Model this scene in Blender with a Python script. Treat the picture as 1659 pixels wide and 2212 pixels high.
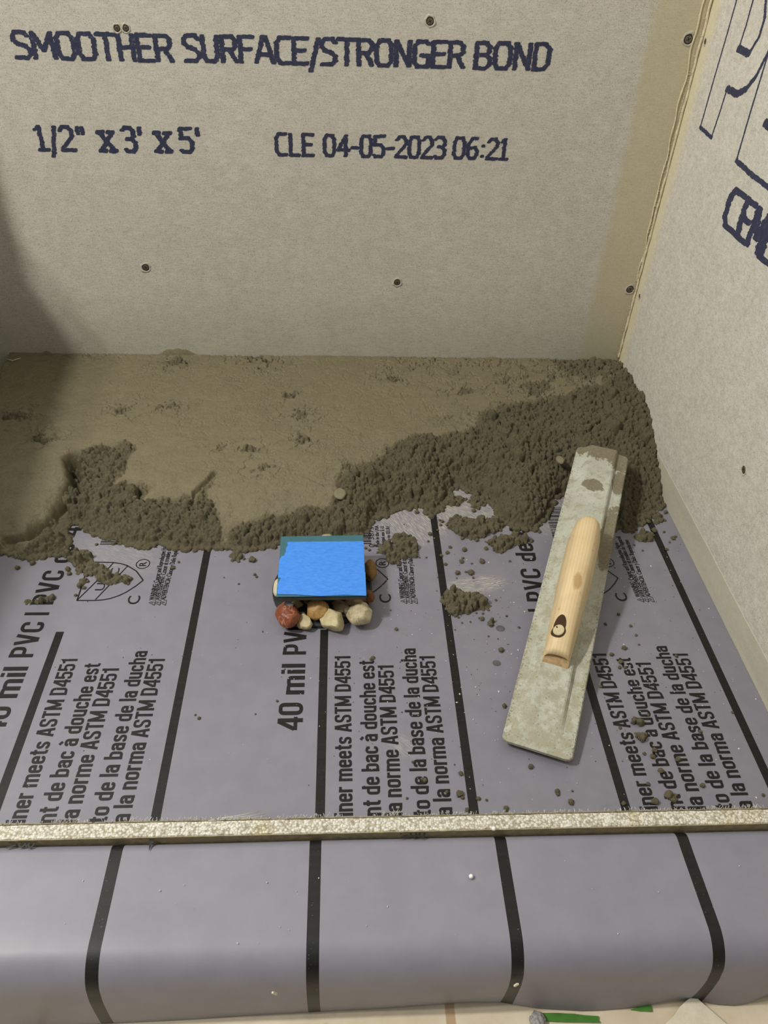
import bpy, bmesh, math, random
import numpy as np
from mathutils import Vector, Matrix, noise as mnoise

random.seed(7)
rng = np.random.default_rng(11)
S = bpy.context.scene
for o in list(bpy.data.objects):
    bpy.data.objects.remove(o)

# ------------------------------------------------------------------ camera
H = 0.69                      # camera height above the pan liner
FPX = 1661.0
ax_x = Vector((0.99853531, 0.0, 0.05410398))
ax_y = Vector((-0.04115032, -0.64926059, 0.759452))
ax_d = Vector((-0.03512758, 0.76056603, 0.64830962))
ex = Vector((ax_x[0], ax_y[0], -ax_d[0])).normalized()
ey = Vector((ax_x[1], ax_y[1], -ax_d[1])).normalized()
ez = Vector((ax_x[2], ax_y[2], -ax_d[2])).normalized()
cam = bpy.data.cameras.new('camera')
cam_o = bpy.data.objects.new('camera', cam)
S.collection.objects.link(cam_o)
M3 = Matrix((ex, -ey, -ez)).transposed()
cam_o.matrix_world = Matrix.Translation((0, 0, H)) @ M3.to_4x4()
cam.sensor_fit = 'VERTICAL'
cam.sensor_height = 36.0
cam.lens = 36.0 * FPX / 2212.0
cam.clip_start = 0.02
S.camera = cam_o

# ------------------------------------------------------------------ light, world, exposure
S.view_settings.view_transform = 'Standard'
S.view_settings.look = 'None'
S.view_settings.gamma = 1.0
S.view_settings.exposure = 0.25
S.view_settings.use_curve_mapping = False
w = bpy.data.worlds.new('world'); S.world = w
w.use_nodes = True
# an ordinary room: pale ceiling above, darker bathroom around and behind
wn_ = w.node_tree; bg = wn_.nodes['Background']
tc_ = wn_.nodes.new('ShaderNodeTexCoord'); sp_ = wn_.nodes.new('ShaderNodeSeparateXYZ'); mr_ = wn_.nodes.new('ShaderNodeMapRange')
wn_.links.new(tc_.outputs['Generated'], sp_.inputs[0]); wn_.links.new(sp_.outputs['Z'], mr_.inputs[0])
for i_, x_ in zip((1, 2, 3, 4), (-.1, .95, .07, .62)): mr_.inputs[i_].default_value = x_
bg.inputs[0].default_value = (0.97, 0.97, 0.97, 1)
my_ = wn_.nodes.new('ShaderNodeMapRange'); wn_.links.new(sp_.outputs['Y'], my_.inputs[0])
for i_, x_ in zip((1, 2, 3, 4), (-.9, .5, .45, 1.1)): my_.inputs[i_].default_value = x_
mm_ = wn_.nodes.new('ShaderNodeMath'); mm_.operation = 'MULTIPLY'
wn_.links.new(mr_.outputs[0], mm_.inputs[0]); wn_.links.new(my_.outputs[0], mm_.inputs[1])
wn_.links.new(mm_.outputs[0], bg.inputs[1])
def lamp(name, loc, power, radius, col=(1.0, 0.965, 0.905)):
    l = bpy.data.lights.new(name, 'POINT'); l.energy = power; l.shadow_soft_size = radius; l.color = col
    o = bpy.data.objects.new(name, l); o.location = loc; S.collection.objects.link(o); return o
lamp('vanity_bulb', (-1.13, 0.30, 1.80), 72, 0.05)
lamp('vanity_bulb', (-1.25, 0.12, 1.72), 32, 0.05)
lamp('sheen_fill', (-0.95, 0.98, 1.80), 20, 0.22)  # added soft fill lamp, not a known fixture; lays sheen on the curb

# ------------------------------------------------------------------ projection helpers (photo pixel -> point on a plane)
CAM = np.array([0, 0, H])
AX = np.array(ax_x); AY = np.array(ax_y); AD = np.array(ax_d)
def ray(u, v):
    c = np.array([u-829.5, v-1106.0, FPX]); return np.array([c@AX, c@AY, -(c@AD)])
def onz(u, v, z=0.0): r = ray(u, v); return CAM + r*((z-H)/r[2])
def onx(u, v, x): r = ray(u, v); return CAM + r*(x/r[0])
def ony(u, v, y): r = ray(u, v); return CAM + r*(y/r[1])

XR = 0.4604      # right wall face
YB = 1.124       # back wall face
# ------------------------------------------------------------------ materials
def mat(name):
    m = bpy.data.materials.new(name); m.use_nodes = True
    nt = m.node_tree; b = nt.nodes['Principled BSDF']
    return m, nt, b
def nd(nt, t, **k):
    n = nt.nodes.new(t)
    for a, v in k.items(): setattr(n, a, v)
    return n
def setin(n, **k):
    for a, v in k.items(): n.inputs[a.replace('_', ' ')].default_value = v
def s2l(c):
    return tuple(((x/255)/12.92 if x/255 <= .04045 else ((x/255+.055)/1.055)**2.4) for x in c) + (1,)
def coords(nt, scale=(1, 1, 1), kind='Object'):
    tc = nd(nt, 'ShaderNodeTexCoord'); mp = nd(nt, 'ShaderNodeMapping')
    mp.inputs['Scale'].default_value = scale
    nt.links.new(tc.outputs[kind], mp.inputs[0]); return mp.outputs[0]
def nz(nt, vec, scale, detail=4, rough=.55):
    n = nd(nt, 'ShaderNodeTexNoise'); setin(n, Scale=scale, Detail=detail, Roughness=rough)
    nt.links.new(vec, n.inputs['Vector']); return n.outputs[0]
def ramp(nt, fac, stops):
    r = nd(nt, 'ShaderNodeValToRGB'); nt.links.new(fac, r.inputs[0])
    e = r.color_ramp.elements
    while len(e) < len(stops): e.new(.5)
    for i, (p, c) in enumerate(stops):
        e[i].position = p; e[i].color = c if len(c) == 4 else tuple(c)+(1,)
    return r.outputs[0]
def mix(nt, fac, a, b, mode='MIX'):
    m = nd(nt, 'ShaderNodeMix', data_type='RGBA', blend_type=mode)
    for s, v in ((m.inputs[0], fac), (m.inputs[6], a), (m.inputs[7], b)):
        if isinstance(v, (float, int)): s.default_value = v
        elif isinstance(v, tuple): s.default_value = v
        else: nt.links.new(v, s)
    return m.outputs[2]
def mth(nt, op, a, b=None, c=None, clamp=False):
    m = nd(nt, 'ShaderNodeMath', operation=op, use_clamp=clamp)
    for i, v in enumerate((a, b, c)):
        if v is None: continue
        if isinstance(v, (float, int)): m.inputs[i].default_value = v
        else: nt.links.new(v, m.inputs[i])
    return m.outputs[0]
def bump(nt, b, h, strength=.3, dist=.001):
    n = nd(nt, 'ShaderNodeBump'); setin(n, Strength=strength, Distance=dist)
    nt.links.new(h, n.inputs['Height']); nt.links.new(n.outputs[0], b.inputs['Normal'])
def sepxyz(nt, vec):
    s = nd(nt, 'ShaderNodeSeparateXYZ'); nt.links.new(vec, s.inputs[0]); return s.outputs
def mrange(nt, v, a, b, c=0.0, d=1.0, smooth=True):
    m = nd(nt, 'ShaderNodeMapRange'); m.interpolation_type = 'SMOOTHSTEP' if smooth else 'LINEAR'
    nt.links.new(v, m.inputs[0])
    for i, x in zip((1, 2, 3, 4), (a, b, c, d)): m.inputs[i].default_value = x
    return m.outputs[0]

def board_material(name, stretch, side):
    m, nt, b = mat(name)
    v = coords(nt); vs = coords(nt, stretch)
    big = nz(nt, v, 5, 3); fine = nz(nt, v, 900, 3, .7); fib = nz(nt, vs, 110, 4, .65)
    mid = nz(nt, v, 60, 4, .6)
    base = ramp(nt, big, [(.3, s2l((196, 192, 177) if side == 'back' else (204, 201, 189))), (.7, s2l((208, 203, 188) if side == 'back' else (214, 211, 200)))])
    base = mix(nt, .55, base, ramp(nt, fib, [(.25, s2l((170, 165, 151))), (.6, s2l((218, 214, 201)))]), 'MIX')
    base = mix(nt, .16, base, ramp(nt, mid, [(.3, s2l((150, 146, 134))), (.7, s2l((225, 221, 208)))]))
    sp = ramp(nt, fine, [(.34, s2l((110, 104, 92))), (.46, (1, 1, 1, 1))])
    base = mix(nt, .55, base, sp, 'MULTIPLY')
    x, y, z = sepxyz(nt, v)
    if side == 'back':
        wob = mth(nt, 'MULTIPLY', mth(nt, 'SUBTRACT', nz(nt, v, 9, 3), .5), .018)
        band = mrange(nt, mth(nt, 'ADD', x, wob), .385, .400)
        base = mix(nt, mth(nt, 'MULTIPLY', band, .55), base, s2l((192, 180, 138)))
        # pale scuffs near the mortar line
        vv = coords(nt, (1, 1, 3.2)); sc = ramp(nt, nz(nt, vv, 26, 6, .75), [(.53, (0, 0, 0, 1)), (.66, (1, 1, 1, 1))])
        low = mrange(nt, z, .065, .15, 1, 0)
        mx = mrange(nt, x, -.33, -.2); mx2 = mrange(nt, x, .12, .3, 1, 0)
        f = mth(nt, 'MULTIPLY', mth(nt, 'MULTIPLY', mth(nt, 'MULTIPLY', low, mx), mx2), sc)
        base = mix(nt, mth(nt, 'MULTIPLY', f, .8), base, s2l((216, 208, 178)))
        # low band above the wet mortar: part damp, part shade painted into the colour
        damp_shade = mrange(nt, mth(nt, 'ADD', z, wob), .06, .20, .34, 0)
        base = mix(nt, damp_shade, base, s2l((128, 128, 106)))
    else:
        ln = mth(nt, 'ADD', z, mth(nt, 'MULTIPLY', mth(nt, 'SUBTRACT', nz(nt, v, 12, 2), .5), .004))
        band = mrange(nt, ln, .040, .043, 1, 0)
        yel = ramp(nt, nz(nt, coords(nt, (1, .25, 2)), 30, 3), [(.35, s2l((184, 178, 152))), (.7, s2l((172, 166, 152)))])
        base = mix(nt, mth(nt, 'MULTIPLY', band, .7), base, yel)
        line = mth(nt, 'MULTIPLY', mrange(nt, ln, .0405, .0415), mrange(nt, ln, .0415, .0430, 1, 0))
        base = mix(nt, mth(nt, 'MULTIPLY', line, .6), base, s2l((240, 236, 215)))
        cor = mrange(nt, y, 1.085, 1.11)
        base = mix(nt, mth(nt, 'MULTIPLY', cor, .6), base, s2l((214, 204, 160)))
    nt.links.new(base, b.inputs['Base Color']); setin(b, Roughness=.85)
    hh = mth(nt, 'ADD', mth(nt, 'MULTIPLY', fib, .8), fine)
    bump(nt, b, hh, .22, .0008)
    return m
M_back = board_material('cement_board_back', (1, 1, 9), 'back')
M_right = board_material('cement_board_side', (1, 1.2, 2.0), 'right')

def plain(name, col, rough=.6, var=0.0, scale=80, bumpd=0, metal=0.0):
    m, nt, b = mat(name)
    setin(b, Roughness=rough, Metallic=metal)
    c = s2l(col)
    if var:
        n = nz(nt, coords(nt), scale, 5, .65)
        d = tuple(x*(1-var) for x in c[:3]); u = tuple(min(1, x*(1+var)) for x in c[:3])
        nt.links.new(ramp(nt, n, [(.3, d), (.7, u)]), b.inputs['Base Color'])
        if bumpd: bump(nt, b, n, .5, bumpd)
    else:
        b.inputs['Base Color'].default_value = c
    return m

def ink_material():
    m, nt, b = mat('navy_dot_ink')
    n = nz(nt, coords(nt), 220, 4, .7)
    nt.links.new(ramp(nt, n, [(.3, s2l((38, 42, 66))), (.62, s2l((52, 56, 82))), (.74, s2l((104, 104, 112)))]), b.inputs['Base Color'])
    setin(b, Roughness=.7); return m
M_ink = ink_material()

def liner_material():
    m, nt, b = mat('grey_purple_pvc')
    v = coords(nt); big = nz(nt, v, 4, 3); mid = nz(nt, v, 40, 5, .6); fine = nz(nt, v, 1400, 2)
    base = ramp(nt, big, [(.3, s2l((122, 120, 130))), (.7, s2l((130, 128, 138)))])
    base = mix(nt, .12, base, ramp(nt, mid, [(.35, s2l((110, 105, 112))), (.65, s2l((156, 151, 158)))]))
    # dried cement haze in swipes beside the mortar's edge
    x, y, z = sepxyz(nt, v)
    def swipe(cx, cy, rx, ry, ang, dens):
        mp = nd(nt, 'ShaderNodeMapping', vector_type='TEXTURE')
        tc = nd(nt, 'ShaderNodeTexCoord'); nt.links.new(tc.outputs['Object'], mp.inputs[0])
        mp.inputs['Location'].default_value = (cx, cy, 0); mp.inputs['Rotation'].default_value = (0, 0, ang)
        mp.inputs['Scale'].default_value = (rx, ry, 1)
        ln = nd(nt, 'ShaderNodeVectorMath', operation='LENGTH'); nt.links.new(mp.outputs[0], ln.inputs[0])
        s = nd(nt, 'ShaderNodeMapping', vector_type='TEXTURE'); nt.links.new(tc.outputs['Object'], s.inputs[0])
        s.inputs['Rotation'].default_value = (0, 0, ang); s.inputs['Scale'].default_value = (.030, .0028, 1)
        st = nz(nt, s.outputs[0], 2.2, 4, .7)
        f = mth(nt, 'MULTIPLY', mrange(nt, ln.outputs['Value'], .55, 1.15, 1, 0), ramp(nt, st, [(.46, (0, 0, 0, 1)), (.62, (1, 1, 1, 1))]))
        return mth(nt, 'MULTIPLY', f, dens)
    P = [(onz(905, 1120), .055, .075, -1.05, .75), (onz(1020, 1090), .085, .05, -.6, .8), (onz(1190, 1110), .05, .05, -.9, .6),
         (onz(255, 1190), .07, .035, -.5, .3), (onz(1030, 1262), .045, .016, .15, .8), (onz(870, 1610), .02, .012, -.7, .4)]
    f = None
    for p, rx, ry, a, d in P:
        g = swipe(p[0], p[1], rx, ry, a, d)
        f = g if f is None else mth(nt, 'MAXIMUM', f, g)
    base = mix(nt, f, base, s2l((196, 192, 172)))
    nt.links.new(base, b.inputs['Base Color'])
    setin(b, Roughness=.47); b.inputs['Specular IOR Level'].default_value = .7
    bump(nt, b, mth(nt, 'ADD', mth(nt, 'MULTIPLY', fine, .15), mid), .06, .0006)
    return m
M_liner = liner_material()
def stripe_material():
    m, nt, b = mat('black_print')
    n = nz(nt, coords(nt, (1, 8, 1)), 30, 4, .6); sp = nz(nt, coords(nt), 700, 2)
    c = ramp(nt, n, [(.3, s2l((14, 14, 13))), (.7, s2l((28, 28, 25)))])
    c = mix(nt, ramp(nt, sp, [(.70, (0, 0, 0, 1)), (.76, (1, 1, 1, 1))]), c, s2l((110, 106, 104)))
    nt.links.new(c, b.inputs['Base Color']); setin(b, Roughness=.45); b.inputs['Specular IOR Level'].default_value = .35; return m
M_stripe = stripe_material()

def mortar_material(name, attr=True):
    m, nt, b = mat(name)
    v = coords(nt)
    n1 = nz(nt, v, 8, 4); n2 = nz(nt, v, 260, 5, .7); n3 = nz(nt, v, 1500, 2, .6)
    c = ramp(nt, n1, [(.3, s2l((100, 93, 66))), (.7, s2l((122, 114, 84)))])
    c = mix(nt, .45, c, ramp(nt, n2, [(.3, s2l((80, 73, 53))), (.68, s2l((146, 136, 106)))]))
    c = mix(nt, .30, c, ramp(nt, nz(nt, coords(nt, (1, 2, 1)), 38, 6, .75), [(.35, s2l((88, 82, 58))), (.65, s2l((142, 133, 101)))]))
    c = mix(nt, .35, c, ramp(nt, n3, [(.35, s2l((70, 64, 46))), (.62, s2l((154, 144, 114)))]))
    nt.links.new(c, b.inputs['Base Color'])
    if attr:
        # crumbled mortar is duller than the trowelled face, and painted darker for pit shade
        at = nd(nt, 'ShaderNodeAttribute', attribute_name='rough')
        c = mix(nt, mth(nt, 'MULTIPLY', at.outputs['Fac'], .65), c, s2l((80, 74, 54)))
        nt.links.new(c, b.inputs['Base Color'])
        nt.links.new(mrange(nt, at.outputs['Fac'], 0, .6, .40, .85), b.inputs['Roughness'])
        h = mth(nt, 'ADD', n2, mth(nt, 'MULTIPLY', n3, .7))
        bn = nd(nt, 'ShaderNodeBump'); setin(bn, Distance=.0020)
        nt.links.new(mrange(nt, at.outputs['Fac'], 0, .6, .55, .8), bn.inputs['Strength'])
        nt.links.new(h, bn.inputs['Height']); nt.links.new(bn.outputs[0], b.inputs['Normal'])
    else:
        setin(b, Roughness=.85)
        bump(nt, b, mth(nt, 'ADD', n2, mth(nt, 'MULTIPLY', n3, .6)), .8, .0012)
    return m
M_mortar = mortar_material('wet_mortar')
M_crumb = mortar_material('crumb_mortar', False)

# ------------------------------------------------------------------ mesh helpers
class MB:
    def __init__(s): s.v = []; s.f = []; s.m = []; s.sm = []
    def add(s, vs, fs, mi=0, smooth=False):
        k = len(s.v); s.v += [tuple(map(float, p)) for p in vs]
        for f in fs: s.f.append([i+k for i in f]); s.m.append(mi); s.sm.append(smooth)
    def box(s, a, b, mi=0):
        (x0, y0, z0), (x1, y1, z1) = a, b
        vs = [(x, y, z) for x in (x0, x1) for y in (y0, y1) for z in (z0, z1)]
        s.add(vs, [(0, 1, 3, 2), (4, 6, 7, 5), (0, 4, 5, 1), (2, 3, 7, 6), (0, 2, 6, 4), (1, 5, 7, 3)], mi)
    def tube(s, pts, r, seg=5, mi=0):
        pts = [Vector(p) for p in pts]; rings = []
        for i, p in enumerate(pts):
            t = (pts[min(i+1, len(pts)-1)]-pts[max(i-1, 0)]).normalized()
            a = t.cross(Vector((0.13, .27, .95))).normalized(); b2 = t.cross(a)
            rr = r[i] if isinstance(r, (list, tuple)) else r
            rings.append([p+a*rr*math.cos(q*2*math.pi/seg)+b2*rr*math.sin(q*2*math.pi/seg) for q in range(seg)])
        vs = [p for rg in rings for p in rg]
        fs = [(i*seg+j, i*seg+(j+1) % seg, (i+1)*seg+(j+1) % seg, (i+1)*seg+j) for i in range(len(pts)-1) for j in range(seg)]
        fs += [tuple(range(seg))[::-1], tuple(range((len(pts)-1)*seg, len(pts)*seg))]
        s.add(vs, fs, mi, True)
    def build(s, name, mats, parent=None, loc=None):
        me = bpy.data.meshes.new(name); me.from_pydata(s.v, [], s.f)
        for m in (mats if isinstance(mats, (list, tuple)) else [mats]): me.materials.append(m)
        me.polygons.foreach_set('material_index', s.m); me.polygons.foreach_set('use_smooth', s.sm)
        me.update()
        return link(name, me, parent, loc)
def link(name, me, parent=None, loc=None):
    o = bpy.data.objects.new(name, me); S.collection.objects.link(o)
    if parent: o.parent = parent
    if loc is not None: o.location = loc
    return o
def tag(o, label=None, cat=None, group=None, kind=None):
    for k, v in (('label', label), ('category', cat), ('group', group), ('kind', kind)):
        if v: o[k] = v
    return o
def from_bm(bm, name, mats, parent=None, loc=None, smooth=True):
    me = bpy.data.meshes.new(name); bm.to_mesh(me); bm.free()
    for m in (mats if isinstance(mats, (list, tuple)) else [mats]): me.materials.append(m)
    if smooth: me.polygons.foreach_set('use_smooth', [True]*len(me.polygons))
    return link(name, me, parent, loc)
def empty(name, loc):
    o = bpy.data.objects.new(name, None); o.location = loc; o.empty_display_size = .02
    S.collection.objects.link(o); return o

# text to polygons, laid on a plane: origin, reading direction, letter-up direction
def glyphs(txt, bold=.0):
    c = bpy.data.curves.new('t', 'FONT'); c.body = txt; c.size = 1; c.offset = bold; c.resolution_u = 3
    o = bpy.data.objects.new('t', c); S.collection.objects.link(o)
    dg = bpy.context.evaluated_depsgraph_get(); me = bpy.data.meshes.new_from_object(o.evaluated_get(dg))
    vs = [tuple(p.co) for p in me.vertices]; fs = [tuple(p.vertices) for p in me.polygons]
    bpy.data.objects.remove(o); bpy.data.curves.remove(c); bpy.data.meshes.remove(me)
    return vs, fs
CAPH = max(p[1] for p in glyphs('D')[0])
def put_text(mb, txt, p0, p1, cap, nrm, mi, bold=.02, lift=.0003, width_of=None):
    """fits txt between p0 and p1 along the baseline, cap = height of a capital in metres"""
    p0 = Vector(p0); p1 = Vector(p1); n = Vector(nrm)
    d = (p1-p0).normalized(); up = n.cross(d).normalized()
    vs, fs = glyphs(txt, 0.0); x0 = min(p[0] for p in vs); x1 = max(p[0] for p in vs)
    sx = (p1-p0).length/(x1-x0); sy = cap/CAPH
    k = 0; w_ = bold*cap
    for ax_, ay_ in (((-1, 0), (0, .6), (1, 0), (0, -.6)) if bold > 0 else ((0, 0),)):
        mb.add([p0+d*((p[0]-x0)*sx+ax_*w_*2.7)+up*(p[1]*sy+ay_*w_*1.3)+n*(lift+k*.00001) for p in vs], fs, mi); k += 1
def stroke(mb, pts, wd, nrm, mi, lift=.0003):
    pts = [Vector(p) for p in pts]; n = Vector(nrm); L = []; R = []
    for i, p in enumerate(pts):
        t = (pts[min(i+1, len(pts)-1)]-pts[max(i-1, 0)]).normalized(); s_ = n.cross(t).normalized()
        ww = wd[i] if isinstance(wd, (list, tuple)) else wd
        L.append(p+s_*ww/2+n*lift); R.append(p-s_*ww/2+n*lift)
    k = len(pts)
    mb.add(L+R, [(i, i+k, i+k+1, i+1) for i in range(k-1)], mi)
def dots(mb, pts, wd, nrm, mi, step, hgt, across, up, lift=.0003, jit=.1):
    """ink-jet printing: a chain of overlapping slanted blobs"""
    a = Vector(across); u = Vector(up); n = Vector(nrm)
    for i in range(len(pts)-1):
        p, q = Vector(pts[i]), Vector(pts[i+1]); L = (q-p).length; k = max(1, int(round(L/step)))
        for j in range(k+1):
            c = p.lerp(q, j/k)+a*random.uniform(-jit, jit)*wd+u*random.uniform(-jit, jit)*hgt
            rx = wd/2*random.uniform(.86, 1.1); ry = hgt/2*random.uniform(.9, 1.1)
            vs = [c+a*(rx*x+ry*.35*y)+u*(ry*y)+n*(lift+random.uniform(0, .00008)) for x, y in ((-1, -.35), (-.7, -.95), (.7, -.95), (1, -.3), (1, .4), (.65, 1), (-.65, 1), (-1, .4))]
            mb.add(vs, [tuple(range(8))], mi)
# stroke letters in a 0..1 box (width factor, strokes)
def arc(cx, cy, rx, ry, a0, a1, n=6):
    return [(cx+rx*math.cos(math.radians(a0+(a1-a0)*i/n)), cy+ry*math.sin(math.radians(a0+(a1-a0)*i/n))) for i in range(n+1)]
O_ = [(.25, 0), (.06, .2), (.06, .8), (.25, 1), (.75, 1), (.94, .8), (.94, .2), (.75, 0), (.25, 0)]
FONT = {
 'S': (.9, [[(.95, .86), (.75, 1), (.25, 1), (.06, .85), (.06, .68), (.3, .55), (.7, .46), (.94, .32), (.94, .14), (.7, 0), (.05, 0)]]),
 'M': (1.15, [[(.02, 0), (.06, 1)], [(.08, 1), (.5, .3), (.92, 1)], [(.92, 1), (.98, 0)]]),
 'O': (1, [O_]), '0': (.92, [O_]),
 'T': (.95, [[(0, 1), (1, 1)], [(.5, 1), (.5, 0)]]),
 'H': (.9, [[(.08, 0), (.08, 1)], [(.92, 0), (.92, 1)], [(.08, .5), (.92, .5)]]),
 'E': (.85, [[(.95, 1), (.08, 1), (.08, 0), (.97, 0)], [(.08, .52), (.8, .52)]]),
 'R': (.92, [[(.08, 0), (.08, 1), (.7, 1), (.92, .85), (.92, .62), (.7, .48), (.08, .48)], [(.55, .48), (.96, 0)]]),
 'U': (.95, [[(.08, 1), (.08, .18), (.28, 0), (.72, 0), (.92, .18), (.92, 1)]]),
 'F': (.82, [[(.95, 1), (.08, 1), (.08, 0)], [(.08, .52), (.8, .52)]]),
 'A': (1.0, [[(0, 0), (.42, 1), (.58, 1), (1, 0)], [(.2, .32), (.8, .32)]]),
 'C': (.85, [[(.97, 1), (.3, 1), (.06, .8), (.06, .2), (.3, 0), (.97, 0)]]),
 '/': (.5, [[(.1, -.28), (.95, 1)]]),
 'N': (.95, [[(.08, 0), (.08, 1), (.92, 0), (.92, 1)]]),
 'G': (.95, [[(.95, .9), (.75, 1), (.28, 1), (.06, .8), (.06, .2), (.28, 0), (.93, 0), (.93, .45), (.55, .45)]]),
 'B': (.92, [[(.08, 0), (.08, 1), (.68, 1), (.88, .86), (.88, .65), (.68, .53), (.08, .53)], [(.68, .53), (.95, .38), (.95, .14), (.7, 0), (.08, 0)]]),
 'D': (.95, [[(.08, 0), (.08, 1), (.65, 1), (.94, .78), (.94, .22), (.65, 0), (.08, 0)]]),
 '1': (.62, [[(.1, .86), (.5, 1), (.5, 0)], [(.1, 0), (.95, 0)]]),
 '2': (.88, [[(.06, .84), (.3, 1), (.7, 1), (.92, .84), (.92, .62), (.1, .1), (.05, 0), (.97, 0)]]),
 '"': (.55, [[(.2, 1), (.2, .72)], [(.8, 1), (.8, .72)]]),
 "'": (.25, [[(.5, 1), (.5, .72)]]),
 'x': (.85, [[(.05, .72), (.95, 0)], [(.95, .72), (.05, 0)], [(.0, .72), (.3, .72)], [(.7, .72), (1, .72)], [(0, 0), (.3, 0)], [(.7, 0), (1, 0)]]),
 '3': (.88, [[(.05, .9), (.25, 1), (.7, 1), (.92, .84), (.92, .64), (.7, .54), (.35, .54)], [(.7, .54), (.95, .38), (.95, .15), (.7, 0), (.2, 0), (.03, .1)]]),
 '5': (.88, [[(.92, 1), (.12, 1), (.10, .58), (.65, .6), (.93, .42), (.93, .16), (.7, 0), (.2, 0), (.03, .08)]]),
 'L': (.8, [[(.1, 1), (.1, 0), (.95, 0)]]),
 '4': (.95, [[(.75, 0), (.75, 1), (.05, .3), (1, .3)]]),
 '-': (.6, [[(.1, .42), (.9, .42)]]),
 '6': (.9, [[(.85, 1), (.4, 1), (.08, .7), (.08, .2), (.3, 0), (.7, 0), (.92, .18), (.92, .4), (.7, .56), (.1, .5)]]),
 ':': (.35, [[(.5, .62), (.5, .66)], [(.5, .1), (.5, .14)]]),
}
def ink_word(mb, word, p0, p1, cap, nrm, mi, gap=.18, wd=.17, lift=.0003, fat=1.0):
    p0 = Vector(p0); p1 = Vector(p1); n = Vector(nrm); d = (p1-p0).normalized(); up = n.cross(d).normalized()
    tot = sum(FONT[c][0] for c in word)+gap*(len(word)-1); s = (p1-p0).length/tot
    x = 0
    for c in word:
        fw, st = FONT[c]
        for q in st:
            P = [p0+d*((x+px*fw)*s)+up*(py*cap) for px, py in q]
            for i in range(len(P)-1):
                v = P[i+1]-P[i]; horiz = abs(v.dot(d)) > abs(v.dot(up))*1.6
                dots(mb, P[i:i+2], cap*wd*fat*1.3, n, mi, cap*(.078 if not horiz else .085), cap*(.115 if not horiz else .165), d, up, lift)
        x += fw+gap

# heavy condensed sans for the liner's print, drawn as rounded strokes, capital height 1
def rnd(pts, r=.15):
    out = [pts[0]]
    for i in range(1, len(pts)-1):
        p, a, b_ = Vector(pts[i]), Vector(pts[i-1]), Vector(pts[i+1])
        da, db = (a-p), (b_-p); ra = min(r, da.length*.5); rb_ = min(r, db.length*.5)
        s0 = p+da.normalized()*ra; s1 = p+db.normalized()*rb_
        for k in range(6):
            t = k/5; out.append(tuple(s0*(1-t)**2+p*2*t*(1-t)+s1*t*t))
    out.append(pts[-1]); return out
HT = .085
def lowercase(ch):
    X = .745; u = X-HT; h = HT
    if ch in 'il1|': pass
    w_ = dict(n=.50, m=.80, e=.50, i=.17, r=.34, t=.33, s=.47, a=.49, c=.48, o=.51, d=.51, b=.51, u=.50, h=.50, l=.17).get(ch)
    r = (w_ or .5)-h; l = h
    G = {
     'n': [[(l, 0), (l, X)], rnd([(l, u-.1), (l+.04, u), (r, u), (r, 0)])],
     'm': [[(l, 0), (l, X)], rnd([(l, u-.1), (l+.04, u), (.40, u), (.40, 0)], .12), rnd([(.40, u-.1), (.44, u), (r, u), (r, 0)], .12)],
     'h': [[(l, 0), (l, 1.0)], rnd([(l, u-.1), (l+.04, u), (r, u), (r, 0)])],
     'u': [[(r, 0), (r, X)], rnd([(l, X), (l, h), (r-.04, h), (r, h+.1)])],
     'i': [[(l, 0), (l, X)], [(l, .86), (l, 1.0)]], 'l': [[(l, 0), (l, 1.0)]],
     'r': [[(l, 0), (l, X)], rnd([(l, u-.12), (l+.05, u), (w_ or .34, u)], .1)],
     't': [rnd([(.15, .95), (.15, h), (w_ or .33, h)], .1), [(0, X-.06), (w_ or .33, X-.06)]],
     'e': [rnd([(r, .23), (r, h), (l, h), (l, u), (r, u), (r, .38)]), [(r+h*.9, .40), (l, .40)]],
     'a': [rnd([(l, X-.23), (l, u), (r, u), (r, 0)]), rnd([(r, .43), (l, .42), (l, h), (r-.05, h), (r, .2)], .13)],
     'c': [rnd([(r, X-.25), (r, u), (l, u), (l, h), (r, h), (r, .25)])],
     'o': [rnd([(.26, u), (l, u), (l, h), (r, h), (r, u), (.25, u)])],
     'd': [[(r, 0), (r, 1.0)], rnd([(r, u-.06), (r-.06, u), (l, u), (l, h), (r-.06, h), (r, h+.06)])],
     'b': [[(l, 0), (l, 1.0)], rnd([(l, u-.06), (l+.06, u), (r, u), (r, h), (l+.06, h), (l, h+.06)])],
     's': [rnd([(r, X-.21), (r, u), (l, u), (l, .42), (r, .33), (r, h), (l, h), (l, .21)], .12)],
    }
    return w_, G.get(ch)
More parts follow.
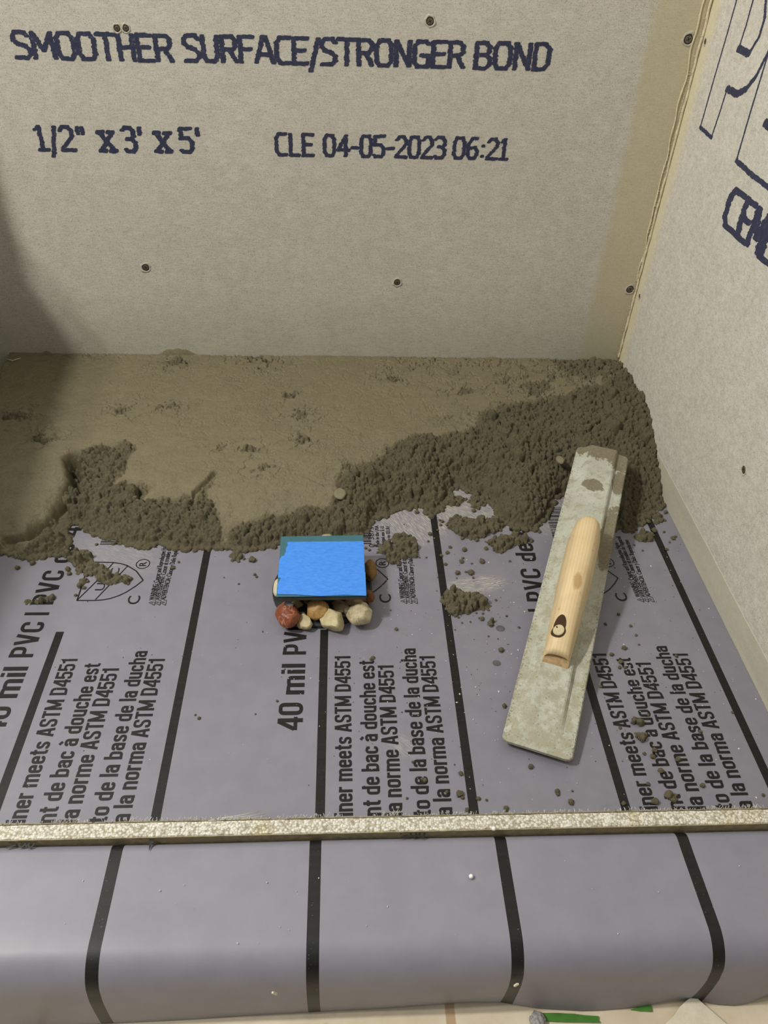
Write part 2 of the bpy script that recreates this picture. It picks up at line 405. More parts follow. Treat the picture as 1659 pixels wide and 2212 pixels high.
def uppercase(ch):
    h = HT; u = 1-h
    w_ = dict(A=.60, S=.54, T=.50, M=.74, D=.56, P=.55, V=.60, C=.57, I=.17).get(ch, .54)
    if ch == '1': w_ = .36
    r = w_-h; l = h
    G = {
     'A': [[(l*.9, 0), (w_/2-.03, .98)], [(r+h*.1, 0), (w_/2+.03, .98)], [(.14, .27), (w_-.14, .27)]],
     'V': [[(l*.9, 1), (w_/2-.02, .02)], [(r+h*.1, 1), (w_/2+.02, .02)]],
     'S': [rnd([(r, .70), (r, u), (l, u), (l, .56), (r, .44), (r, h), (l, h), (l, .30)])],
     'T': [[(0, u), (w_, u)], [(w_/2, 0), (w_/2, u)]],
     'M': [[(l, 0), (l, 1)], [(r, 0), (r, 1)], [(l, .98), (w_/2, .12)], [(r, .98), (w_/2, .12)]],
     'D': [[(l, 0), (l, 1)], rnd([(l, u), (r, u), (r, h), (l, h)], .2)],
     'P': [[(l, 0), (l, 1)], rnd([(l, u), (r, u), (r, .42), (l, .42)], .18)],
     'C': [rnd([(r, .66), (r, u), (l, u), (l, h), (r, h), (r, .34)], .2)],
     '0': [rnd([(.28, u), (l, u), (l, h), (r, h), (r, u), (.27, u)], .2)],
     '4': [[(r-.04, 0), (r-.04, 1)], [(r-.08, .98), (.05, .34)], [(0, .29), (w_+.02, .29)]],
     '5': [[(w_-.02, u), (l, u)], [(l+.01, 1), (l-.01, .42)], rnd([(l, .48), (l+.05, .58), (r, .58), (r, h), (l, h), (l, .26)])],
     '1': [[(w_-.11, 0), (w_-.11, 1)], [(0, .76), (w_-.13, .80), ]],
    }
    return w_, G.get(ch)
def put_heavy(mb, txt, p0, p1, cap, mi, lift=.0003, gap=.075):
    p0 = Vector(p0); p1 = Vector(p1); n = Vector((0, 0, 1)); d = (p1-p0).normalized(); up = n.cross(d).normalized()
    items = []; x = 0
    for ch in txt:
        if ch == ' ': x += .27; continue
        acc = ch == '\u00e0'; c_ = 'a' if acc else ch
        w_, st = lowercase(c_) if c_.islower() else uppercase(c_)
        if acc: st = st+[[(.10, 1.0), (.30, .85)]]
        items.append((x, st)); x += w_+gap
    x -= gap; sx = (p1-p0).length/x; k = 0
    for x0, st in items:
        for q_ in st:
            pts = [Vector(a_) for a_ in q_]; L = []; Rr = []
            for i in range(len(pts)):
                t = (pts[min(i+1, len(pts)-1)]-pts[max(i-1, 0)]).normalized(); m_ = Vector((-t.y, t.x))*HT
                m_.y *= .86
                L.append(pts[i]+m_); Rr.append(pts[i]-m_)
            k = (k+1) % 7; n_ = len(pts)
            mb.add([p0+d*((a_.x+x0)*sx)+up*(a_.y*cap)+n*(lift+k*.000006) for a_ in L+Rr], [(i+n_, i+1+n_, i+1, i) for i in range(n_-1)], mi)

# ------------------------------------------------------------------ numpy noise
def vnoise(X, Y, scale, seed):
    r = np.random.default_rng(seed); T = r.random((256, 256))
    x = X*scale+1000.37; y = Y*scale+1000.71
    xi = np.floor(x).astype(int); yi = np.floor(y).astype(int); fx = x-xi; fy = y-yi
    fx = fx*fx*(3-2*fx); fy = fy*fy*(3-2*fy)
    a = T[xi % 256, yi % 256]; b = T[(xi+1) % 256, yi % 256]; c = T[xi % 256, (yi+1) % 256]; d = T[(xi+1) % 256, (yi+1) % 256]
    return (a*(1-fx)+b*fx)*(1-fy)+(c*(1-fx)+d*fx)*fy
def fbm(X, Y, scale, seed, octv=4, g=.5):
    s = 0; a = 1; t = 0
    for i in range(octv): s = s+a*vnoise(X, Y, scale*2**i, seed+i); t += a; a *= g
    return s/t
def seg_dist(X, Y, pts, closed=False):
    D = np.full(X.shape, 1e9)
    n = len(pts)
    for i in range(n if closed else n-1):
        (ax, ay), (bx, by) = pts[i], pts[(i+1) % n]
        dx, dy = bx-ax, by-ay; L = dx*dx+dy*dy+1e-12
        t = np.clip(((X-ax)*dx+(Y-ay)*dy)/L, 0, 1)
        D = np.minimum(D, np.hypot(X-ax-t*dx, Y-ay-t*dy))
    return D
def inside(X, Y, pts):
    r = np.zeros(X.shape, bool); n = len(pts)
    for i in range(n):
        (ax, ay), (bx, by) = pts[i], pts[(i+1) % n]
        c = ((ay > Y) != (by > Y)) & (X < (bx-ax)*(Y-ay)/(by-ay+1e-12)+ax)
        r ^= c
    return r
def splat(Z, x0, y0, cell, cx, cy, cz, r, sq=.85):
    i0 = max(0, int((cx-r-x0)/cell)); i1 = min(Z.shape[0], int((cx+r-x0)/cell)+2)
    j0 = max(0, int((cy-r-y0)/cell)); j1 = min(Z.shape[1], int((cy+r-y0)/cell)+2)
    if i1 <= i0 or j1 <= j0: return
    gx = x0+np.arange(i0, i1)*cell; gy = y0+np.arange(j0, j1)*cell
    a = random.uniform(0, 3.14); e = random.uniform(.75, 1.25); ca, sa = math.cos(a), math.sin(a)
    dx = gx[:, None]-cx; dy = gy[None, :]-cy
    q = (((dx*ca+dy*sa)*e)**2+((dy*ca-dx*sa)/e)**2)
    w_ = np.where(q < r*r, cz+np.sqrt(np.maximum(r*r-q, 0))*sq, -1)
    Z[i0:i1, j0:j1] = np.maximum(Z[i0:i1, j0:j1], w_)
def grid_mesh(name, x0, y0, cell, Z, keep, rough, material):
    nx, ny = Z.shape
    kq = keep[:-1, :-1] & keep[1:, :-1] & keep[1:, 1:] & keep[:-1, 1:]
    idx = np.full(Z.shape, -1); used = np.zeros(Z.shape, bool)
    used[:-1, :-1] |= kq; used[1:, :-1] |= kq; used[1:, 1:] |= kq; used[:-1, 1:] |= kq
    idx[used] = np.arange(used.sum())
    gx = x0+np.arange(nx)*cell; gy = y0+np.arange(ny)*cell
    XX, YY = np.meshgrid(gx, gy, indexing='ij')
    V = np.stack([XX[used], YY[used], Z[used]], 1).astype(np.float32)
    i, j = np.nonzero(kq)
    F = np.stack([idx[i, j], idx[i+1, j], idx[i+1, j+1], idx[i, j+1]], 1).astype(np.int32)
    me = bpy.data.meshes.new(name)
    me.vertices.add(len(V)); me.vertices.foreach_set('co', V.ravel())
    me.loops.add(F.size); me.loops.foreach_set('vertex_index', F.ravel())
    me.polygons.add(len(F)); me.polygons.foreach_set('loop_start', np.arange(0, F.size, 4, dtype=np.int32))
    me.polygons.foreach_set('loop_total', np.full(len(F), 4, np.int32))
    me.polygons.foreach_set('use_smooth', np.ones(len(F), bool))
    me.update(calc_edges=True)
    a = me.attributes.new('rough', 'FLOAT', 'POINT'); a.data.foreach_set('value', rough[used].astype(np.float32))
    me.materials.append(material); me.validate()
    return link(name, me)

# ================================================================== SETTING
TILE_Z = .022
m_, nt, b = mat('beige_tile')
v = coords(nt); x, y, z = sepxyz(nt, v)
c = ramp(nt, nz(nt, v, 30, 5, .6), [(.3, s2l((205, 190, 162))), (.7, s2l((224, 212, 186)))])
gx = mth(nt, 'ABSOLUTE', mth(nt, 'SUBTRACT', mth(nt, 'FRACT', mth(nt, 'DIVIDE', mth(nt, 'SUBTRACT', x, .082), .305)), .5))
g = mrange(nt, gx, .486, .490)
c = mix(nt, mth(nt, 'MULTIPLY', g, .8), c, s2l((172, 140, 98)))
nt.links.new(c, b.inputs['Base Color']); setin(b, Roughness=.45)
M_tile = m_
mb = MB(); mb.box((-1.6, -1.4, -.05), (XR+.012, .225, TILE_Z)); mb.box((-1.6, .225, -.05), (XR+.012, YB+.012, -.0015))
tag(mb.build('floor', M_tile), kind='structure')

# curb under the liner (three stacked studs)
mb = MB(); mb.box((-1.55, .212, TILE_Z-.001), (XR-.001, .291, .094))
tag(mb.build('trim_1', plain('stud_wood', (176, 140, 92), .7, .2, 30)), kind='structure')

# back wall: printed cement board
NB = Vector((0, -1, 0))
mb = MB(); mb.box((-.80, YB, -.002), (XR+.013, YB+.013, 1.25), 0)
def bw(u, v): return ony(u, v, YB)
def bword(word, u0, v0, u1, v1, cap_px, **k):
    p0 = bw(u0, v0); p1 = bw(u1, v1); cap = (bw(u0, v0-cap_px)-p0)[2]
    ink_word(mb, word, p0, p1, cap, NB, 1, **k)
bword('SMOOTHER', 36, 124, 374, 132, 55, gap=.16, fat=1.05)
bword('SURFACE/STRONGER', 400, 131, 1000, 146, 55, gap=.16, fat=1.05)
bword('BOND', 1024, 147, 1184, 150, 55, gap=.2, fat=1.05)
bword('1/2"', 84, 323, 190, 325, 50, gap=.22, fat=.95)
bword('x', 219, 325, 250, 326, 56, fat=.95)
bword("3'", 272, 327, 312, 327, 51, gap=.3)
bword('x', 339, 327, 370, 328, 56, fat=.95)
bword("5'", 393, 328, 435, 328, 50, gap=.3)
bword('CLE', 597, 334, 676, 336, 45, gap=.3, fat=.95)
bword('04-05-2023', 700, 336, 960, 341, 44, gap=.2, fat=.95)
bword('06:21', 978, 341, 1094, 344, 43, gap=.22, fat=.95)
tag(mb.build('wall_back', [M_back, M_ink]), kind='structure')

# right wall with outlined brand lettering
NR = Vector((-1, 0, 0))
mb = MB(); mb.box((XR, .05, -.002), (XR+.013, YB-.0005, 1.25), 0)
def rw(u, v): return onx(u, v, XR)
def rpoly(px, wd): 
    P = [Vector(rw(*p)) for p in px]
    for i in range(len(P)-1):
        w0 = wd[i] if isinstance(wd, (list, tuple)) else wd
        dots(mb, P[i:i+2], w0, NR, 1, min(w0*.6, .0035), w0, (0, -1, 0), (0, 0, 1), jit=.08)
T1 = .0028; T2 = .008
rpoly([(1513, 275), (1540, 180), (1572, 70), (1600, -30)], T1)
rpoly([(1513, 275), (1537, 297)], .005)
rpoly([(1537, 297), (1556, 240), (1571, 192)], T1)
rpoly([(1571, 192), (1592, 203), (1612, 192), (1632, 168), (1655, 122), (1690, 40)], [T2, T2, .0065, .005, .004])
rpoly([(1596, 105), (1612, 55), (1630, -10)], T1)
rpoly([(1596, 105), (1618, 116)], T2)
rpoly([(1618, 116), (1640, 80), (1652, 40), (1655, -5), (1645, -20)], .0045)
rpoly([(1591, 347), (1622, 240), (1660, 115), (1700, -10)], T1)
rpoly([(1591, 347), (1625, 378), (1670, 412)], .006)
rpoly([(1655, 265), (1690, 292)], .010)
# second line of print
p0 = rw(1558, 474); p1 = rw(1566, 480)
d0 = Vector((0, -1, 0))
cap = (rw(1578, 398)-rw(1560, 478))[2]
base_z = rw(1590, 508)[2]
for ch, u0, v0, u1, v1 in (('C', 1560, 482, 1585, 503), ('E', 1590, 508, 1608, 523), ('M', 1613, 528, 1636, 549), ('E', 1640, 553, 1658, 569), ('N', 1664, 574, 1684, 592), ('T', 1690, 597, 1710, 614)):
    ink_word(mb, ch, rw(u0, v0), rw(u1, v1), cap, NR, 1, wd=.25)
tag(mb.build('wall_right', [M_right, M_ink]), kind='structure')

# added unseen partition, its stepped outline shaped to shade the left of the pan
mb = MB(); mb.box((-.613, .96, -.002), (-.600, YB-.001, 1.25)); mb.box((-.613, .45, -.002), (-.600, .96, .50))
tag(mb.build('left_shade_blocker', M_right), kind='structure')

# corner joint where the boards meet: torn paper edge and fibres
M_torn = plain('torn_board_edge', (214, 204, 172), .9, .18, 200, .001)
mb = MB()
n = 150; pts = []; pts2 = []
for i in range(n+1):
    z_ = .07+(.72-.07)*i/n
    k = mnoise.noise(Vector((0, 0, z_*40)))
    pts.append((XR-.0022-.0012*k, YB-.0025-.001*mnoise.noise(Vector((3, 1, z_*60))), z_))
mb.tube(pts, [.0018+.0009*mnoise.noise(Vector((5, 2, p[2]*90))) for p in pts], 6)
for i in range(95):      # paper torn loose beside the joint
    z_ = .20+.5*i/94; off = .004+.010*(z_-.2)/.5
    pts2.append((XR-off-.0035*mnoise.noise(Vector((9, 4, z_*30))), YB-.0006, z_))
mb.tube(pts2, [.0010+.0007*abs(mnoise.noise(Vector((1, 8, p[2]*70)))) for p in pts2], 5)
for i in range(170):
    z_ = random.uniform(.07, .55)
    L = random.uniform(.002, .006)
    mb.tube([(XR-.003, YB-.003, z_), (XR-.003-L, YB-.003-random.uniform(0, .002), z_+random.uniform(-.001, .001))], .00022, 3)
tag(mb.build('trim_2', M_torn), kind='structure')

# ------------------------------------------------------------------ screws
M_hole = plain('screw_recess', (44, 40, 34), .9)
M_scr = plain('screw_metal', (120, 114, 100), .45, .3, 300, 0, .7)
M_rim = plain('torn_rim', (184, 178, 162), .9, .15, 300, .0008)
def screw(u, v, wall, label, r=.0055, metal=True):
    p = bw(u, v) if wall == 'b' else rw(u, v)
    o = empty('drywall_screw', p); 
    rot = Matrix.Rotation(math.radians(90), 4, 'X') if wall == 'b' else Matrix.Rotation(math.radians(-90), 4, 'Y')
    def pt(a, rad, h): return tuple(rot @ Vector((rad*math.cos(a), rad*math.sin(a), h)))
    seg = 28; m1 = MB(); sd = u*.37
    prof = [(1.45, 0), (1.25, .0006), (1.08, .0009), (.95, .0005), (.92, .0001)]
    vs = []
    for k, (rr, hh) in enumerate(prof):
        for s_ in range(seg):
            a = s_*2*math.pi/seg; nn = mnoise.noise(Vector((math.cos(a)*1.7, math.sin(a)*1.7, sd)))
            vs.append(pt(a, r*rr*(1+.30*nn*(1 if k < 3 else .3)), hh*(1+.8*nn)))
    m1.add(vs, [(k*seg+s_, k*seg+(s_+1) % seg, (k+1)*seg+(s_+1) % seg, (k+1)*seg+s_) for k in range(len(prof)-1) for s_ in range(seg)], 0, True)
    m1.build('torn_rim', M_rim, o)
    m2 = MB(); c0 = [pt(s_*2*math.pi/seg, r*.95, .0002) for s_ in range(seg)]; m2.add(c0, [tuple(range(seg))]); m2.build('recess', M_hole, o)
    m3 = MB(); vs = []
    for rr, hh in ((.72, .0002), (.68, .0006), (.5, .0008)):
        vs += [pt(s_*2*math.pi/seg, r*rr, hh) for s_ in range(seg)]
    m3.add(vs, [(k*seg+s_, k*seg+(s_+1) % seg, (k+1)*seg+(s_+1) % seg, (k+1)*seg+s_) for k in range(2) for s_ in range(seg)]+[tuple(range(2*seg, 3*seg))], 0)
    for a in (0.5, 0.5+math.pi/2):
        q = [Vector(pt(a, r*.45, .0009)), Vector(pt(a+math.pi, r*.45, .0009))]
        d = Vector(pt(a+math.pi/2, r*.08, 0))
        m3.add([q[0]+d, q[0]-d, q[1]-d, q[1]+d], [(0, 1, 2, 3)], 1)
    m3.build('screw_head', [M_scr, M_hole], o)
    return tag(o, label, 'screw')
screw(253, 61, 'b', 'screw hole above the word SMOOTHER, left one of a close pair', .0042)
screw(272, 61, 'b', 'screw hole above the word SMOOTHER, right one of a close pair', .0042)
screw(929, 46, 'b', 'screw in the back board above the word STRONGER', .0052)
screw(315, 578, 'b', 'screw in the back board below the size print, left', .0056)
screw(858, 610, 'b', 'screw low in the middle of the back board above the mortar', .0052)
screw(1361, 625, 'b', 'sunken screw low in back board beside the corner joint', .0062)
screw(1487, 85, 'b', 'sunken screw high in back board beside the corner joint', .0062)
screw(1607, 1015, 'r', 'screw with ragged pale rim low on the right wall', .0048)
screw(1382, 640, 'r', 'tiny screw in right wall edge, low beside the corner joint', .0036)
screw(1524, 90, 'r', 'tiny screw in right wall edge, high beside the corner joint', .0036)

# ================================================================== LINER
STR = [-.4715, -.3235, -.1740, -.0210, .1255, .2732, .4265]
SW = .0092
xs = set()
for c_ in STR: xs |= {round(c_-SW/2, 5), round(c_+SW/2, 5)}
xs |= {round(-.85+.012*i, 5) for i in range(int((.85+XR)/.012)+1)}; xs.add(round(XR-.0005, 5))
xs = sorted(x for x in xs if not any(c_-SW/2-.003 < x < c_+SW/2+.003 and x not in (round(c_-SW/2, 5), round(c_+SW/2, 5)) for c_ in STR))
HC = .0990
PR = [(YB-.001, 0, 0), (1.0, 0, 0), (.870, 0, 0), (.8645*H, 0, 0), (.5, 0, 0), (.4, 0, 0), (.330, 0, 0), (.308, 0, 0), (.2980, .0006, 0), (.2970, .004, 0), (.2968, .03, 0), (.2968, .07, .2)]
for i in range(9):
    a = i/8*math.pi/2; PR.append((.2888+.008*math.cos(a), HC-.008+.008*math.sin(a), .6))
PR += [(.276, HC, 1), (.25, HC, 1), (.24, HC, 1), (.232, HC, 1)]
for i in range(1, 13):
    a = i/12*math.pi/2*.94; PR.append((.224-.026*math.sin(a), HC-.026+.026*math.cos(a), 1))
for i in range(1, 8):
    t = i/7; PR.append((.1972-.004*t, HC-.0245+(TILE_Z+.0012-(HC-.0245))*t, 1))
EDGE = [(-50, 2224), (200, 2213), (400, 2203), (560, 2192), (800, 2180), (1000, 2166), (1080, 2166), (1160, 2179), (1270, 2185), (1380, 2176), (1440, 2164), (1490, 2160), (1540, 2170), (1600, 2174), (1659, 2150), (1760, 2150)]
EW = sorted([(onz(u, v_, TILE_Z+.001)[0], onz(u, v_, TILE_Z+.001)[1]) for u, v_ in EDGE])
def edge_y(x): return float(np.interp(x, [e[0] for e in EW], [e[1] for e in EW]))
mb = MB(); vs = []
npf = len(PR)
for x in xs:
    for k, (y_, z_, wv) in enumerate(PR):
        yy, zz = y_, z_
        if k >= 12:
            zz += .0012*wv*(mnoise.noise(Vector((x*6, y_*8, 1)))*1.6)
            if k >= npf-7:
                t = (k-(npf-8))/7; yy = y_+(edge_y(x)-.1932)*t*t
                yy += .0015*math.sin(math.pi*t)*mnoise.noise(Vector((x*11, 0, 4)))
        if x > XR-.03 and z_ == 0 and k < 8:
            zz += .0
        vs.append((x, yy, zz))
fs = []; mi = []
for i in range(len(xs)-1):
    xm = (xs[i]+xs[i+1])/2
    si = next((j for j, c_ in enumerate(STR) if abs(xm-c_) < SW/2), None)
    for k in range(npf-1):
        black = si is not None and not (si in (1, 3, 5) and k < 3)
        fs.append((i*npf+k, (i+1)*npf+k, (i+1)*npf+k+1, i*npf+k+1)); mi.append(1 if black else 0)
k0 = len(mb.v); mb.v += vs
for f, m_i in zip(fs, mi): mb.f.append(list(f)[::-1]); mb.m.append(m_i); mb.sm.append(True)
UP = Vector((0, 0, 1))
def fl(u, v): return Vector(onz(u, v, 0))
PER = (.1255+.0210)+(.2732-.1255)      # printing repeats every two stripes
offs = {'L': -(.3235-.0210)-.0, 'M': 0.0, 'R': .2732+.0210}
offs = {'L': -.3025, 'M': 0.0, 'R': .2942}
LINES = [('iner meets ASTM D4551', (762.5, 1762), (757, 1417), 31), ('nt de bac \u00e0 douche est', (824, 1762), (808.5, 1427), 29),
         ('la norme ASTM D4551', (870.5, 1762), (850, 1437), 30), ('to de la base de la ducha', (932, 1762), (897.5, 1401), 29),
         ('a la norma ASTM D4551', (978.6, 1762), (939, 1417), 30)]
def caph(u, v, px): return (fl(u, v)-fl(u-px, v)).length
BIG = [('40 mil PVC', (651, 1577), None), ('|', None, None)]
for key, ox in offs.items():
    o_ = Vector((ox, 0, 0))
    for txt, a, b_, cp in LINES:
        put_heavy(mb, txt, fl(*a)+o_, fl(*b_)+o_, .0178, 1)
    # large line: 40 mil PVC | PVC de 40 mil, starts at y of (651,1577)
    y0 = fl(651, 1577)[1]; xb = fl(655, 1540)[0]+ox
    def big(txt, ya, yb): put_heavy(mb, txt, (xb, ya, 0), (xb, yb, 0), .0262, 1, gap=.10)
    yy = {k_: fl(u_, v_)[1] for k_, (u_, v_) in dict(a=(651, 1577), b=(655, 1518), c=(658, 1500), d=(659, 1434), e=(660, 1414), f=(90, 1344), g=(95, 1326), h=(110, 1306), i=(130, 1233), j=(140, 1216), k=(150, 1176), l=(150, 1158), m=(155, 1118)).items()}
    big('40', yy['a'], yy['b']); big('mil', yy['c'], yy['d']); big('PVC', yy['e'], yy['f'])
    stroke(mb, [(xb, yy['g'], 0), (xb-.028, yy['g'], 0)], .0042, UP, 1)
    big('PVC', yy['h'], yy['i']); big('de', yy['j'], yy['k']); big('40', yy['l'], yy['m'])
    # certification shield, drawn from the left repeat
    L = Vector((ox-offs['L'], 0, 0))
    q = lambda X, Y: fl(X/5.027, 1180+Y/5.027)+L
    sw = .0016
    stroke(mb, [q(832, 590), q(1030, 590), q(1120, 583), q(1200, 568), q(1290, 538), q(1370, 500), q(1480, 430), q(1555, 370)], sw, UP, 1)
    stroke(mb, [q(1555, 370), q(1480, 270), q(1380, 210), q(1310, 188), q(1230, 178), q(980, 172)], sw, UP, 1)
    stroke(mb, [q(980, 172), q(940, 260), q(890, 430), q(836, 590)], sw, UP, 1)
    stroke(mb, [q(845, 580), q(1090, 340), q(1230, 182)], sw*.9, UP, 1)
    stroke(mb, [q(1035, 582), q(1390, 212)], sw*.9, UP, 1)
    for ch, X, Y, hh in (('U', 1125, 480, .0105), ('P', 1185, 395, .0105), ('C', 1280, 315, .0105)):
        c0 = q(X, Y); put_text(mb, ch, c0, c0+Vector((0, .0125, 0)), hh, UP, 1, bold=.0)
    c0 = q(1505, 630); put_text(mb, 'C', c0, c0+Vector((0, .0135, 0)), .014, UP, 1, bold=.005)
    c0 = q(1553, 193); rr = .0082
    stroke(mb, [c0+Vector((rr*math.cos(t*math.pi/12), rr*math.sin(t*math.pi/12), 0)) for t in range(25)], .0012, UP, 1)
    put_text(mb, 'R', c0+Vector((.0042, -.0036, 0)), c0+Vector((.0042, .0036, 0)), .0085, UP, 1, bold=.01)
    z_ = lambda X, Y: fl(X/2.9625, 1080+Y/2.9625)+L
    for txt, a, b_ in (('WARNING: Cancer and Reproductive Harm -', (988, 640), (1075, 270)), ('AVERTISSEMENT: Cancer et troubles de l\u2019appareil', (1022, 640), (1115, 240)), ('ADVERTENCIA: C\u00e1ncer y Da\u00f1o Reproductivo', (1058, 640), (1155, 262))):
        put_text(mb, txt, z_(*a), z_(*b_), .0062, UP, 1, bold=.012)
        c0 = z_(a[0]-14, a[1]+18)
        stroke(mb, [c0+Vector((.0035, -.0042, 0)), c0+Vector((-.0038, 0, 0)), c0+Vector((.0035, .0042, 0)), c0+Vector((.0035, -.0042, 0))], .0009, UP, 1)
        stroke(mb, [c0+Vector((-.001, 0, 0)), c0+Vector((.0018, 0, 0))], .0010, UP, 1)
    # barcode: bars run across the sheet
    A = z_(640, 283); B = z_(885, 283); yb = A[1]; r_ = random.Random(5)
    while yb < A[1]+.075:
        t_ = r_.choice((.0006, .0006, .0010, .0014, .0018)); stroke(mb, [(A[0], yb, 0), (B[0], yb, 0)], t_, UP, 1); yb += t_+r_.choice((.0008, .001, .0016, .002))
    c0 = z_(890, 300); put_text(mb, '0  38753', c0+Vector((.002, -.002, 0)), c0+Vector((.002, .045, 0)), .0072, UP, 1, bold=0)
    for k_, txt in enumerate(('Made in the USA', 'Fabriqu\u00e9 aux \u00c9.-U.', 'Hecho en EE.UU.')):
        c0 = z_(932, 305)+Vector((.0075*k_, 0, 0)); put_text(mb, txt, c0, c0+Vector((0, .042, 0)), .005, UP, 1, bold=.015)
# scraps of print on the curb beside the board
for u_, v_, t_ in ((60, 1834, 'g'), (908, 1812, 'g')):
    p = Vector(onz(u_, v_, HC+.001)); put_text(mb, t_, p, p+Vector((.0, .008, 0)), .0125, UP, 1, bold=.0, lift=.0006)
    for k_ in (0, .0035): stroke(mb, [p+Vector((-.016, .001+k_, 0)), p+Vector((-.010, .003+k_, 0))], .0014, UP, 1, lift=.0006)
p = Vector(onz(325, 1822, HC+.0012)); mb.add([p+Vector((-.002, .006, 0)), p+Vector((.0, -.006, 0)), p+Vector((.003, .006, 0))], [(0, 1, 2)], 1)
o = mb.build('shower_pan_liner', [M_liner, M_stripe])
tag(o, 'grey purple PVC shower pan liner with black stripes and print, draped over the curb', 'liner')

# ================================================================== BOARD STRIP ON THE CURB
m_, nt, b = mat('cement_board_core')
v = coords(nt)
vo = nd(nt, 'ShaderNodeTexVoronoi', feature='F1'); setin(vo, Scale=520, Randomness=.9); nt.links.new(v, vo.inputs['Vector'])
wn = nd(nt, 'ShaderNodeSeparateColor'); nt.links.new(vo.outputs['Color'], wn.inputs[0])
bead = ramp(nt, wn.outputs[0], [(.05, s2l((186, 181, 166))), (.3, s2l((202, 198, 184))), (.7, s2l((222, 219, 207)))])
dk = ramp(nt, vo.outputs['Distance'], [(.42, (1, 1, 1, 1)), (.70, s2l((200, 195, 178)))])
c = mix(nt, 1.0, bead, dk, 'MULTIPLY')
yl = ramp(nt, nz(nt, coords(nt, (1, .5, 1)), 14, 2), [(.57, (0, 0, 0, 1)), (.68, (1, 1, 1, 1))])
c = mix(nt, mth(nt, 'MULTIPLY', yl, .55), c, s2l((226, 214, 120)), 'MULTIPLY')
spk = ramp(nt, nz(nt, v, 300, 2), [(.22, s2l((70, 66, 56))), (.26, (1, 1, 1, 1))])
c = mix(nt, 1.0, c, spk, 'MULTIPLY')
nt.links.new(c, b.inputs['Base Color']); setin(b, Roughness=.8)
bump(nt, b, mth(nt, 'SUBTRACT', 1.0, vo.outputs['Distance']), .5, .001)
M_core = m_
BT = .1025; BY0 = .2975; BY1 = .3112
def board_y(x): return 0.0006*math.sin(x*5)
st = empty('cement_board_strip', (0, (BY0+BY1)/2, .001))
tag(st, 'narrow strip of cement board standing on edge along the curb, beaded cut edge up', 'cement board')
mb = MB(); N = 260; ring = []
for i in range(N+1):
    x = -.80+(XR-.002+.80)*i/N; j = lambda s: .0007*mnoise.noise(Vector((x*90, s*7, 0)))
    ring.append([(x, BY0+.0007, .001), (x, BY0+.0007+j(1)*.5, BT-.0010), (x, BY0+.0016, BT+j(2)), (x, (BY0+BY1)/2, BT+.0003+j(3)), (x, BY1-.0014, BT+j(4)), (x, BY1-.0006+j(5), BT-.0012), (x, BY1-.0006, .001)])
vs = [(p[0], p[1]-(BY0+BY1)/2, p[2]-.001) for r_ in ring for p in r_]; K = 7
mb.add(vs, [(i*K+k, i*K+(k+1) % K, (i+1)*K+(k+1) % K, (i+1)*K+k) for i in range(N) for k in range(K)], 0)
mb.add([vs[k] for k in range(K)], [tuple(range(K))]); mb.add(vs[-K:], [tuple(range(K))[::-1]])
mb.build('core', M_core, st)
M_face = plain('board_face_mesh', (150, 138, 104), .9, .25, 180, .001)
for nm, y0, y1 in (('front_face', BY0, BY0+.0007), ('rear_face', BY1-.0006, BY1)):
    mb = MB(); cy = (BY0+BY1)/2
    N = 200; vs = []
    for i in range(N+1):
        x = -.80+(XR-.002+.80)*i/N; t = BT-.001+.0006*mnoise.noise(Vector((x*120, y0*50, 3)))
        vs += [(x, y0-cy, 0), (x, y0-cy, t), (x, y1-cy, t), (x, y1-cy, 0)]
    mb.add(vs, [(i*4+k, i*4+(k+1) % 4, (i+1)*4+(k+1) % 4, (i+1)*4+k) for i in range(N) for k in range(4)]+[(0, 1, 2, 3)])
    mb.build(nm, M_face, st)
mb = MB(); cy = (BY0+BY1)/2
for i in range(1100):
    x = random.uniform(-.6, XR-.005); cl = mnoise.noise(Vector((x*40, 0, 9)))
    if cl < -.1 and random.random() < .6: continue
    L = random.uniform(.0007, .0026)*(1+max(0, cl)*1.3); dx = random.uniform(-1, 1)*L; 
    p = (x, BY1-.0006-cy, BT-.002); mb.tube([p, (x+dx*.5, p[1]+L*.45, BT+random.uniform(-.002, .0015)), (x+dx, p[1]+L, BT+random.uniform(-.003, .002))], random.uniform(.00012, .00032), 3)
for u0, v0, u1, v1 in ((455, 1770, 575, 1758), (450, 1773, 585, 1762), (470, 1768, 560, 1753)):
    a = onz(u0, v0, BT); c_ = onz(u1, v1, BT-.002); mid_ = (a+c_)/2+np.array([0, -.001, .001])
    mb.tube([(p[0], p[1]-cy, p[2]-.001) for p in (a, mid_, c_)], .0003, 3)
fb = mb.build('glass_fibres', plain('pale_fibre', (206, 202, 188), .8), st); fb['kind'] = 'stuff'

# ================================================================== MORTAR
FE = [(-140, 1195), (0, 1192), (50, 1203), (100, 1200), (135, 1190), (146, 1162), (130, 1147), (150, 1130), (175, 1122), (202, 1147), (230, 1152), (256, 1164), (294, 1172), (324, 1182), (350, 1172), (371, 1174), (405, 1184), (440, 1176), (472, 1180), (500, 1172), (526, 1186), (553, 1181), (580, 1177), (601, 1168), (640, 1160), (700, 1158), (760, 1160), (786, 1150), (800, 1122), (813, 1111), (842, 1099), (885, 1092), (917, 1090), (933, 1106), (948, 1092), (960, 1068), (977, 1049), (1001, 1051), (1025, 1056), (1037, 1066), (1071, 1087), (1076, 1109), (1097, 1131), (1121, 1140), (1146, 1138), (1170, 1125), (1182, 1092), (1220, 1062), (1280, 1090), (1320, 1138), (1350, 1142), (1370, 1137), (1392, 1114), (1415, 1103), (1434, 1090)]
fe = [tuple(onz(u, v_, 0)[:2]) for u, v_ in FE] + [(XR+.02, onz(1434, 1090, 0)[1])]
